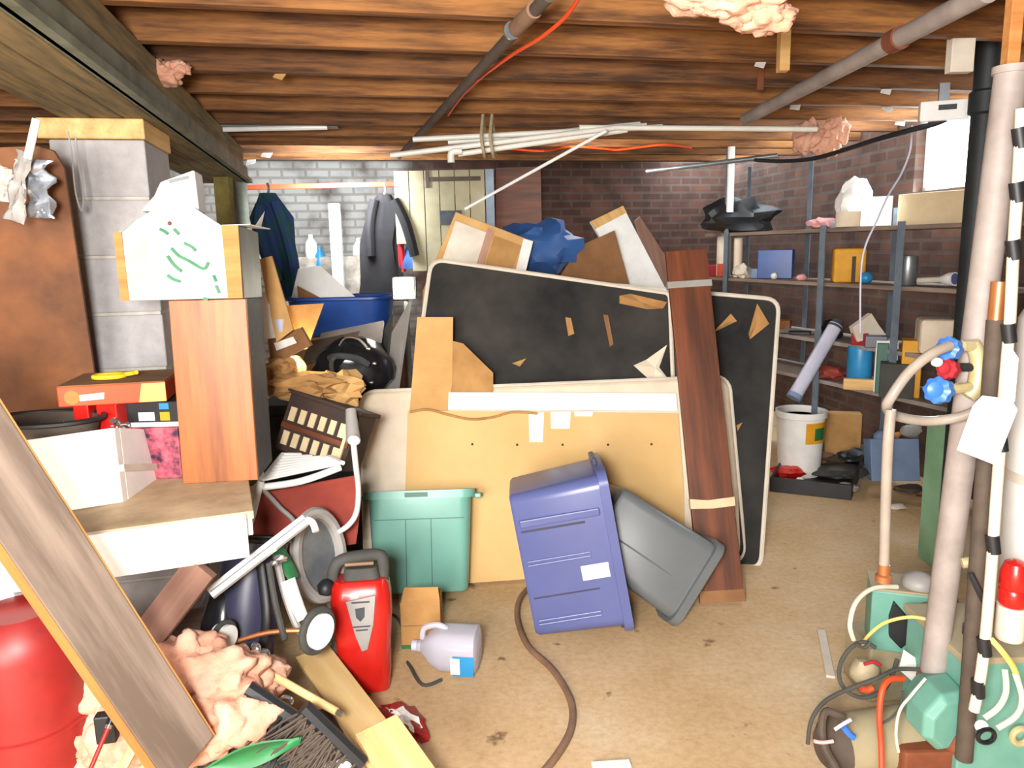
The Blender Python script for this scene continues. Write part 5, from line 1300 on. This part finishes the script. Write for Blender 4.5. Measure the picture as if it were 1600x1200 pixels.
# white cable with black tape
cps = [W(1596, 170, 1.78), W(1592, 260, 1.78), W(1584, 380, 1.78), W(1578, 500, 1.78), W(1570, 600, 1.78), W(1558, 760, 1.76), W(1548, 900, 1.74), W(1536, 1030, 1.72), W(1522, 1110, 1.72)]
t = thing('white_cable', 'thick white cable wound with black tape at the right edge', 'cable', cps[-1])
part('cable_body', MB().tube(cps, .013, 10), 'cable_white', t, world=True, smooth=True)
for k, py in enumerate((215, 300, 390, 520, 690, 850, 1010, 1075)):
    import bisect
    i = max(0, min(len(cps)-2, sum(1 for yy in (170, 260, 380, 500, 600, 760, 900, 1030, 1110) if yy <= py) - 1))
    ys_ = (170, 260, 380, 500, 600, 760, 900, 1030, 1110); f = (py - ys_[i]) / (ys_[i+1] - ys_[i]); c0_ = cps[i]*(1-f) + cps[i+1]*f
    dd_ = (cps[i+1] - cps[i]).normalized()
    part('tape_wrap', MB().cyl(c0_ - dd_*.022 + Vector((-.004, 0, 0)), c0_ + dd_*.022 + Vector((.004, 0, 0)), .0155), 'black', t, world=True, smooth=True)
# water tank at the edge
c_ = W(1668, 700, 2.15)
t = thing('water_tank', 'white cylindrical water tank cut off by the right edge', 'tank', (c_.x, c_.y, 0))
zt_ = W(1600, 478, 2.15).z; zb = .0
part('tank_body', MB().lathe([(.13, .35), (.15, .37), (.15, zt_-.04), (.13, zt_), (.02, zt_+.03)], None, 40), 'white_gloss', t, smooth=True)
part('tank_base', MB().lathe([(.14, 0), (.14, .352)], None, 32), 'pump_beige', t, smooth=True)
part('tank_band', MB().lathe([(.151, .8), (.152, .8), (.152, .83), (.151, .83)], None, 40), 'offwhite', t, smooth=True)
c_ = W(1582, 945, 1.78)
t = thing('red_float', 'red plastic cap standing on a cream base at the right edge', 'cap', c_)
part('cap_body', MB().lathe([(.028, 0), (.034, .01), (.034, .04), (.031, .045), (.034, .05), (.034, .085), (.026, .11), (.01, .118)], None, 24), 'red', t, smooth=True)
part('cap_base', MB().lathe([(.03, -.09), (.034, -.08), (.034, 0)], None, 24), 'offwhite', t, smooth=True)
# valve assembly
vb = W(1518, 575, 1.93)
t = thing('valve_manifold', 'brass manifold with round blue and red valve handles on the grey pipe', 'valve', vb)
def vp_(n, mb, m, **k): return part(n, mb, m, t, world=True, smooth=True, **k)
vp_('brass_body', MB().tube(Wp([(1512, 620, 1.9), (1526, 600, 1.9), (1528, 560, 1.9), (1518, 535, 1.9)]), [.018, .022, .02, .018], 12), 'brass')
vp_('brass_arm', MB().tube(Wp([(1526, 540, 1.9), (1502, 541, 1.88)]), .014, 10), 'brass')
vp_('brass_arm', MB().tube(Wp([(1522, 604, 1.9), (1488, 608, 1.88)]), .013, 10), 'brass')
vp_('brass_arm', MB().tube(Wp([(1526, 574, 1.9), (1490, 574, 1.9)]), .011, 10), 'black')
def knob(px, py, Y, r, m, lb):
    Xk = Matrix.Translation(W(px, py, Y)) @ Matrix.Rotation(R(35), 4, 'Z') @ Matrix.Rotation(R(-78), 4, 'Y') 
    loops = []
    for s_, zz in ((.6, -.016), (1, -.012), (1.02, 0), (1, .012), (.62, .018), (.3, .012)):
        loops.append([((r*s_*(1 + (.07 if abs(s_) > .9 else 0)*math.cos(8*a))) * math.cos(a), (r*s_*(1 + (.07 if abs(s_) > .9 else 0)*math.cos(8*a))) * math.sin(a), zz) for a in [2*math.pi*k/48 for k in range(48)]])
    vp_('valve_handle', MB().loft(loops, X=Xk), m, label=lb)
knob(1467, 610, 1.86, .032, 'blue_handle', 'lower blue round handle')
knob(1483, 545, 1.87, .028, 'blue_handle', 'upper blue round handle')
knob(1482, 577, 1.86, .024, 'crimson', 'red round handle')
vp_('white_nut', MB().blob(W(1464, 566, 1.84), (.014, .012, .012), .1, sub=2), 'white_gloss')
# clear hose
hp1 = Wp([(1484, 540, 1.84), (1455, 553, 1.82), (1420, 582, 1.82), (1394, 618, 1.82), (1386, 636, 1.84), (1400, 650, 1.88), (1450, 658, 1.9), (1505, 650, 1.88), (1550, 628, 1.86)])
hp2 = Wp([(1392, 640, 1.8), (1387, 700, 1.8), (1384, 780, 1.82), (1382, 860, 1.84), (1381, 884, 1.84)])
t = thing('clear_hose', 'looped clear plastic hose hanging from the valves with a copper fitting', 'hose', hp2[-1])
part('hose_loop', MB().tube(hp1, .0125, 12), 'clear_hose', t, world=True, smooth=True)
part('hose_tail', MB().tube(hp2, .0125, 12), 'clear_hose', t, world=True, smooth=True)
part('copper_fitting', MB().lathe([(.014, .045), (.014, .02), (.02, .016), (.02, 0)], Matrix.Translation(W(1380, 908, 1.84)), 16), 'copper', t, world=True, smooth=True)
X = frame(W(1495, 703, 1.72), W(1556, 727, 1.7) - W(1495, 703, 1.72), W(1535, 618, 1.74) - W(1495, 703, 1.72))
pl = [on(X, *q) for q in ((1495, 703), (1556, 727), (1590, 640), (1580, 624), (1535, 618), (1520, 634))]
t = thing('paper_tag', 'large white paper tag tied in front of the pipes', 'tag', X)
part('tag_sheet', MB().prism(pl, -.0015, .0005), 'tag', t)
part('tie_strip', MB().prism([on(X, *q) for q in ((1566, 628), (1586, 628), (1592, 560), (1582, 545), (1572, 560))], -.003, -.001), 'white', t)

# ======================= PUMPS AT THE LOWER RIGHT =======================
a, b = G(1508, 1290), G(1690, 1290)
def bigbox(name, px0, px1, pyt, Y, d, m, label, cat, rot=0):
    a = W(px0, pyt, Y); b = W(px1, pyt, Y)
    X, w, h = bframe(Vector((a.x, Y, .001)), Vector((b.x, Y, .001)), Vector((a.x, Y, a.z)))
    return X, w, h
X, w, h = bigbox('x', 1512, 1760, 1040, 1.86, .4, '', '', '')
t = thing('control_cabinet', 'pale green steel cabinet at the bottom right corner', 'cabinet', X)
part('cabinet_body', MB().box((w/2, h/2, -.16), (w, h, .3)), 'pump_green', t, bev=.005)
part('cabinet_lid', MB().box((w/2, h+.01, -.16), (w+.02, .02, .32)), 'pump_beige', t, bev=.004)
q = X.inverted() @ W(1590, 1146, 1.86)
part('knob', MB().tube([(q.x + .022*math.cos(a_), q.y + .022*math.sin(a_), .012) for a_ in [k*math.pi/6 for k in range(12)]], .009, 8, closed=True), 'brass', t, smooth=True)
# jet pump
pc = G(1400, 1215)
t = thing('water_pump', 'old teal and beige water pump with wires on the floor', 'pump', (pc.x, pc.y, 0))
def pp_(n, mb, m, **k): return part(n, mb, m, t, world=True, **k)
A_, B_ = W(1300, 1165, 1.98), W(1425, 1150, 2.02)
pp_('motor_body', MB().tube([A_, A_ + (B_-A_)*.06, A_ + (B_-A_)*.95, B_], [.06, .085, .09, .07], 24, smooth=False), 'pump_beige', smooth=True)
pp_('end_bell', MB().tube([A_ - (B_-A_)*.12, A_, A_ + (B_-A_)*.05], [.05, .082, .09], 24, smooth=False), 'iron_dark', smooth=True)
pp_('pump_head', MB().loft([[(W(1468, 1105, 1.9).x + r*math.cos(a_), 1.9 + dy_ + .02*math.cos(a_), W(1468, 1108, 1.9).z + r*math.sin(a_)) for a_ in [2*math.pi*k/8 + .39 for k in range(8)]] for r, dy_ in ((.07, -.07), (.088, -.05), (.09, .03), (.07, .08))]), 'pump_green', bev=.005)
pp_('pump_throat', MB().cyl(W(1455, 1090, 1.98), W(1462, 1060, 1.95), .048), 'rust', smooth=True)
pp_('pump_foot', MB().box((W(1450, 1180, 1.95).x, 1.98, .06), (.2, .18, .12)), 'rust', bev=.01)
pp_('pump_foot', MB().box((W(1330, 1180, 1.95).x, 2.0, .06), (.08, .12, .12)), 'iron_dark', bev=.005)
pp_('pipe_flange', MB().blob(W(1497, 1162, 1.84), (.035, .03, .03), .4, 2, 3, 2), 'rust', smooth=True)
# pedestal carrying the control box
pd = thing('cinder_block', 'worn concrete block under the green control box', 'concrete block', Matrix.Translation((W(1405, 1040, 2.3).x, 2.4, 0)))
hz = W(1405, 1014, 2.3).z
part('block_body', MB().box((0, 0, hz/2), (.19, .19, hz - .002)), 'pump_beige', pd, bev=.008)
X, w, h = bframe(Vector((W(1362, 1010, 2.28).x, 2.3, hz + .001)), Vector((W(1446, 1010, 2.28).x, 2.24, hz + .001)), Vector((W(1362, 1010, 2.28).x, 2.3, W(1362, 922, 2.3).z)))
t = thing('control_box', 'pale green pump control box with a black socket and silver domed cap', 'control box', X)
part('box_body', MB().box((w/2, h/2, -.07), (w, h, .14)), 'pump_green', t, bev=.006)
part('box_lid', MB().box((w/2, h+.004, -.07), (w+.006, .008, .146)), 'pump_beige', t, bev=.002)
part('black_socket', MB().prism([(w*.28, h*.62), (w*.34, h*.88), (w*.62, h*.6), (w*.66, h*.3), (w*.5, h*.12), (w*.3, h*.3)], -.001, .02), 'black', t, bev=.004)
part('domed_cap', MB().lathe([(.052, 0), (.054, .012), (.044, .03), (.02, .04), (.008, .041)], Matrix.Translation((w*.78, h+.008, -.06)) @ Matrix.Rotation(R(-90), 4, 'X'), 24), 'grey_light', t, smooth=True)
part('copper_pipe', MB().tube([(w*1.05, h, -.1), (w*1.25, h+.02, -.1), (w*1.4, h-.06, -.1)], .014, 8), 'copper', t, smooth=True)
solo('brass_elbow', MB().tube(Wp([(1428, 960, 2.2), (1448, 950, 2.18), (1462, 965, 2.16), (1466, 990, 2.14)]), .018, 10), 'rust', 'rusty elbow fitting between the control box and the grey pipe', 'fitting', smooth=True)
shard('instruction_card', [(1404, 1046, 2.1), (1412, 1015, 2.12), (1437, 1034, 2.12), (1434, 1072, 2.08)], .001, 'tag', 'white card standing among the pump wires', 'card')
def cable(name, pts, r, m, label, cat='cable'): return solo(name, MB().tube(Wp(pts), r, 8), m, label, cat, smooth=True)
cable('cable_loop', [(1402, 917, 2.2), (1365, 919, 2.18), (1338, 940, 2.14), (1328, 975, 2.12), (1334, 1000, 2.12)], .007, 'cable_white', 'thick cream cable looping left of the control box')
cable('yellow_cable', [(1464, 972, 2.02), (1425, 964, 2.05), (1385, 972, 2.08), (1360, 990, 2.1), (1346, 1008, 2.12)], .005, 'light_yellow', 'thin yellowish cable arching across the control box')
cable('black_cable', [(1436, 1046, 1.98), (1400, 1046, 1.98), (1370, 1060, 1.98), (1330, 1075, 1.98), (1290, 1095, 1.98), (1268, 1125, 1.98), (1262, 1162, 1.98)], .006, 'rubber', 'dark grey cable sweeping left over the pump motor')
cable('coiled_cable', [(1368, 1012, 2.06), (1350, 1003, 2.06), (1330, 1012, 2.05), (1314, 1035, 2.04), (1312, 1062, 2.03), (1326, 1082, 2.02), (1350, 1090, 2.02), (1378, 1080, 2.02), (1392, 1060, 2.03), (1402, 1030, 2.04)], .006, 'rubber', 'ring of dark cable coiled above the pump motor')
cable('orange_cable', [(1412, 1060, 1.92), (1390, 1062, 1.9), (1378, 1080, 1.88), (1374, 1120, 1.86), (1377, 1170, 1.84), (1378, 1230, 1.8)], .008, 'orange_dim', 'thick orange cable dropping down in front of the pump motor')
cable('cream_wire', [(1446, 1060, 1.86), (1425, 1085, 1.85), (1406, 1110, 1.84), (1400, 1145, 1.82), (1404, 1175, 1.82)], .004, 'cable_white', 'thin cream wire hanging between the orange cable and the pump head')
cable('thin_black_wire', [(1410, 1080, 1.9), (1406, 1105, 1.9), (1392, 1122, 1.9), (1378, 1130, 1.9)], .003, 'rubber', 'thin black wire curling behind the orange cable')
cable('rubber_elbow', [(1318, 1120, 1.92), (1290, 1112, 1.92), (1284, 1140, 1.9), (1290, 1170, 1.88), (1306, 1200, 1.84), (1316, 1230, 1.8)], .011, 'iron_dark', 'dark brown rubber pipe bending round the left end of the pump motor', 'pipe')
cable('white_hose', [(1570, 1046, 1.72), (1572, 1080, 1.7), (1560, 1105, 1.7), (1538, 1122, 1.7)], .007, 'cable_white', 'inner white hose curving in front of the green cabinet')
cable('white_hose', [(1586, 1052, 1.7), (1597, 1090, 1.68), (1588, 1118, 1.68), (1558, 1138, 1.68)], .007, 'cable_white', 'outer white hose curving in front of the green cabinet')
cable('yellow_hose', [(1548, 998, 1.72), (1566, 1018, 1.7), (1584, 1044, 1.7), (1592, 1070, 1.7)], .007, 'light_yellow', 'pale yellow hose running down to the white hoses at the right edge')
t = thing('hose_clamp', 'black and white ring clamp where the white hoses meet', 'clamp', W(1536, 1145, 1.69))
part('black_ring', MB().tube([(.02*math.cos(a_), -.012, .018*math.sin(a_)) for a_ in [k*math.pi/6 for k in range(12)]], .006, 8, closed=True), 'black_gloss', t, smooth=True)
part('white_plug', MB().blob((-.005, 0, .018), (.016, .014, .016), .1, sub=2), 'white_gloss', t, smooth=True)
cable('black_strap', [(1516, 896, 1.8), (1528, 920, 1.79), (1542, 950, 1.78), (1544, 975, 1.78)], .008, 'black', 'black strap looped between the rusty pipe and the white cable', 'strap')
for k, (pts_, m_, lb) in enumerate((([(1302, 1158, 1.86), (1285, 1160, 1.86), (1272, 1158, 1.86)], 'pink', 'pink wire end at the left of the pump'), ([(1318, 1135, 1.86), (1326, 1146, 1.86), (1334, 1152, 1.86)], 'blue_handle', 'blue wire nut at the left of the pump'), ([(1304, 1140, 1.86), (1316, 1132, 1.86), (1330, 1124, 1.86)], 'lavender', 'pale wire above the blue wire nut'), ([(1350, 1038, 2.0), (1366, 1034, 2.0), (1376, 1040, 2.0)], 'crimson', 'dark red wire inside the cable ring'), ([(1345, 1076, 2.0), (1356, 1078, 2.0), (1364, 1074, 2.0)], 'orange_dim', 'orange wire nut at the bottom of the cable ring'), ([(1336, 1006, 2.04), (1350, 1012, 2.04), (1360, 1004, 2.04)], 'rubber', 'dark wire end at the top of the cable ring'))):
    cable('electrical_wire', pts_, .005 if k not in (1, 4) else .009, m_, lb, 'wire')
solo('switch_body', MB().blob(W(1350, 1048, 2.08), (.045, .04, .04), .25, 2, 3, 2), 'pump_beige', 'rusty pressure switch inside the cable ring', 'switch', smooth=True)

# ======================= UNDER THE CEILING =======================
def snap(p):
    """the nearest joist's underside"""
    k = round((p.y - p.x * math.tan(HA) + .47) / .43); return Vector((p.x, -.47 + .43 * k + p.x * math.tan(HA), p.z))
PV = [((645, 218), (1035, 198), 4.05), ((610, 243), (960, 200), 3.95), ((700, 222), (1010, 196), 4.1), ((716, 241), (980, 203), 3.98), ((905, 199), (1276, 202), 4.0), ((770, 216), (1000, 194), 4.12)]
PL = ['upper white plastic pipe of the bundle hanging under the joists', 'lowest white plastic pipe of the bundle, with the leftmost end', 'middle white plastic pipe of the bundle under the joists', 'white plastic pipe of the bundle just right of the elbow', 'long white plastic pipe of the bundle reaching farthest right', 'short white plastic pipe at the back of the hanging bundle']
for (a, b, Y), lb in zip(PV, PL):
    solo('plastic_pipe', MB().cyl(W(*a, Y), W(*b, Y + .05), .0135, n=14), 'pvc', lb, 'pipe', smooth=True, group='white plastic pipes hung under the joists')
solo('pipe_elbow', MB().tube(Wp([(722, 236, 3.96), (706, 238, 3.96), (705, 254, 3.96)]), .018, 10), 'pvc', 'white pipe elbow at the left end of the hanging bundle', 'pipe elbow', smooth=True)
for k, px in enumerate((755, 769)):
    solo('rope_sling', MB().tube([W(px, 196, 4.0) + Vector((0, 0, .05)), W(px-3, 212, 3.92), W(px+1, 240, 3.92), W(px+4, 244, 4.05), W(px+3, 215, 4.16), W(px, 196, 4.0) + Vector((0, .03, .05))], .008, 8), 'rope', ('left rope sling round the white plastic pipes', 'right rope sling round the white plastic pipes')[k], 'rope', smooth=True)
solo('curtain_rod', MB().cyl(W(727, 326, 4.42), W(948, 204, 3.86), .0085, n=12), 'white_gloss', 'thin white rod slanting down from the pipe bundle', 'rod', smooth=True)
a, b = G(858, -8, 2.16), G(622, 246, 2.16)
t = thing('steel_conduit', 'black steel conduit running away under the joists, top centre', 'conduit', (a + b) / 2)
part('pipe_body', MB().cyl(a, b, .019), 'iron_dark', t, world=True, smooth=True)
q = G(800, 48, 2.16); d_ = (b-a).normalized(); part('pipe_clip', MB().cyl(q - d_*.006, q + d_*.006, .027), 'steel', t, world=True, smooth=True)
part('coupling', MB().cyl(G(835, 15, 2.16), G(806, 44, 2.16), .024), 'hose', t, world=True, smooth=True)
solo('extension_cord', MB().tube([G(906, -6, 2.17), G(884, 26, 2.16), G(846, 58, 2.15), G(800, 86, 2.16), G(756, 118, 2.17), G(722, 150, 2.17), G(700, 180, 2.18)], .006, 8), 'orange', 'orange extension cord running along the black conduit', 'cord', smooth=True)
for k, (pp0, m_, lb) in enumerate((([(790, 232), (850, 236), (890, 229), (940, 232), (965, 234), (1000, 230), (1040, 226), (1080, 231)], 'orange', 'sagging orange cord behind the white plastic pipes'), )):
    solo('extension_cord', MB().tube([G(x, y, 2.188) for x, y in pp0], .008, 8), m_, lb, 'cord', smooth=True)
a, b = G(1545, -14, 2.14), G(1165, 186, 2.14)
t = thing('metal_duct', 'long grey-brown pipe receding under the joists at the upper right', 'pipe', (a+b)/2)
mid = a + (b-a)*.22
part('pipe_body', MB().cyl(a, b, .03), 'iron', t, world=True, smooth=True)
part('coupling', MB().cyl(mid, mid + (b-a)*.03, .037), 'rust', t, world=True, smooth=True)
ih = MB(); c_ = W(1150, -12, 1.75)
for (px, py, Y, r, sd) in ((1110, -25, 1.75, .1, 1), (1165, -5, 1.75, .09, 2), (1195, 28, 1.76, .06, 3), (1140, -8, 1.72, .07, 5)):
    ih.blob(W(px, py, Y), (r, r*.9, r*.55), .42, 2.4, sd, 4)
solo('ceiling_insulation', ih, 'insulation', 'pink glass wool sagging between the joists at the top, right of centre', 'insulation', smooth='full')
ih = MB()
for (px, py, r, sd) in ((222, 108, .08, 1), (255, 116, .07, 3), (280, 106, .04, 4)): ih.blob(W(px, py, 3.0), (r, r, r*.6), .42, 2.3, sd, 4)
solo('ceiling_insulation', ih, 'insulation', 'pink glass wool tuft hanging from the joists right of the girder', 'insulation', smooth='full')
ih = MB()
for (px, py, r, sd) in ((1262, 215, .08, 1), (1305, 205, .07, 3), (1292, 225, .07, 4)): ih.blob(W(px, py, 4.6), (r, r, r*1.1), .42, 2.3, sd, 4)
solo('ceiling_insulation', ih, 'insulation', 'pink glass wool scrap at the right end of the hanging pipes', 'insulation', smooth='full')
for k, (px, py0, py1, wp, Y, m_, lb) in enumerate(((1223, 52, 112, 15, 2.35, 'pine', 'short pale wooden block nailed to a joist right of the insulation'), (1498, 78, 114, 34, 2.75, 'offwhite', 'pale block beside the top of the black drain pipe'), (1186, 118, 142, 10, 2.6, 'rust', 'small rust-brown block on a joist'))):
    Y = snap(G(px, py0, 2.2)).y; a = W(px, py1, Y); b = W(px, py0, Y); ww = wp * Y / 1200
    solo('nailing_block', MB().box((0, 0, (2.41 - a.z)/2), (ww, .04, 2.41 - a.z)), m_, lb, 'block', Matrix.Translation(a), bev=.002)
# fluorescent fitting
X, L = beam_frame(W(332, 202, 4.5), W(520, 198, 4.6))
t = thing('strip_light', 'unlit pale metal strip light under the joists, left of centre', 'light fitting', X)
part('housing', MB().box((L/2, 0, .02), (L, .12, .03)), 'galv', t, bev=.004)
part('tube', MB().cyl((.03, -.02, -.005), (L-.03, -.02, -.005), .014), 'white_gloss', t, smooth=True)
part('end_cap', MB().box((L, 0, .03), (.06, .1, .07)), 'black', t)
# junction box and cables near the window
X = Matrix.Translation(W(1474, 174, 3.5)) @ Matrix.Rotation(R(-20), 4, 'Z')
t = thing('junction_box', 'white junction box with dark opening above the window', 'junction box', X)
part('box_body', MB().box((0, 0, .0), (.19, .07, .085)), 'white_gloss', t, bev=.006)
part('dark_opening', MB().box((.01, -.036, .012), (.07, .004, .022)), 'black', t)
part('bracket', MB().box((0, .02, .07), (.04, .03, .1)), 'steel', t)
solo('black_cable', MB().tube([W(1512, 168, 3.5), W(1470, 190, 3.5), W(1420, 204, 3.6), W(1370, 218, 3.8), W(1320, 234, 4.1), W(1270, 248, 4.4), W(1220, 252, 4.7), W(1180, 250, 4.9)], .012, 8), 'soil_pipe', 'black cable sagging from the junction box across the brick wall', 'cable', smooth=True)
solo('hanging_string', MB().tube([W(1425, 196, 4.0), W(1422, 235, 4.0), W(1408, 272, 4.0), W(1388, 305, 3.95), W(1370, 345, 3.9), W(1352, 385, 3.9), W(1345, 430, 3.9), W(1344, 520, 3.9)], .005, 8), 'lavender', 'pale string hanging down left of the window', 'string', smooth=True)
solo('grey_pipe_run', MB().cyl(W(1010, 268, 5.6), W(1215, 243, 5.2), .016), 'steel', 'thin grey pipe fixed across the brick wall behind the shelving', 'pipe', smooth=True)
random.seed(11)
for k, (px, py, Y, lb) in enumerate(((172, 187, 2.8, 'tag leftmost, beside the girder above the pier'), (1371, 146, 3.4, 'brightest tag above the brick wall'), (1376, 172, 3.6, 'tag below the brightest one'), (1248, 162, 3.4, 'tag near the far end of the grey-brown pipe'), (1430, 182, 3.4, 'tag left of the junction box'), (1195, 93, 2.6, 'tag left of the short pale wooden block'), (378, 246, 4.4, 'tag beside the top of the olive post'), (406, 236, 4.4, 'tag right of the olive post'), (430, 113, 2.9, 'tan tag on the joists left of centre'))):
    c_ = snap(G(px, py, 2.195)); Y = c_.y; X = Matrix.Translation(c_) @ Matrix.Rotation(R(random.uniform(-30, 30)), 4, 'Y')
    s = Y / 1200
    solo('paper_tag', MB().prism([(-8*s, -5*s), (6*s, -8*s), (10*s, 3*s), (-3*s, 8*s)], -.002, .002, Matrix.Rotation(R(60), 4, 'X')), 'tag' if k != 8 else 'card_light', 'small white paper ' + lb if k != 8 else 'small ' + lb, 'tag', X)
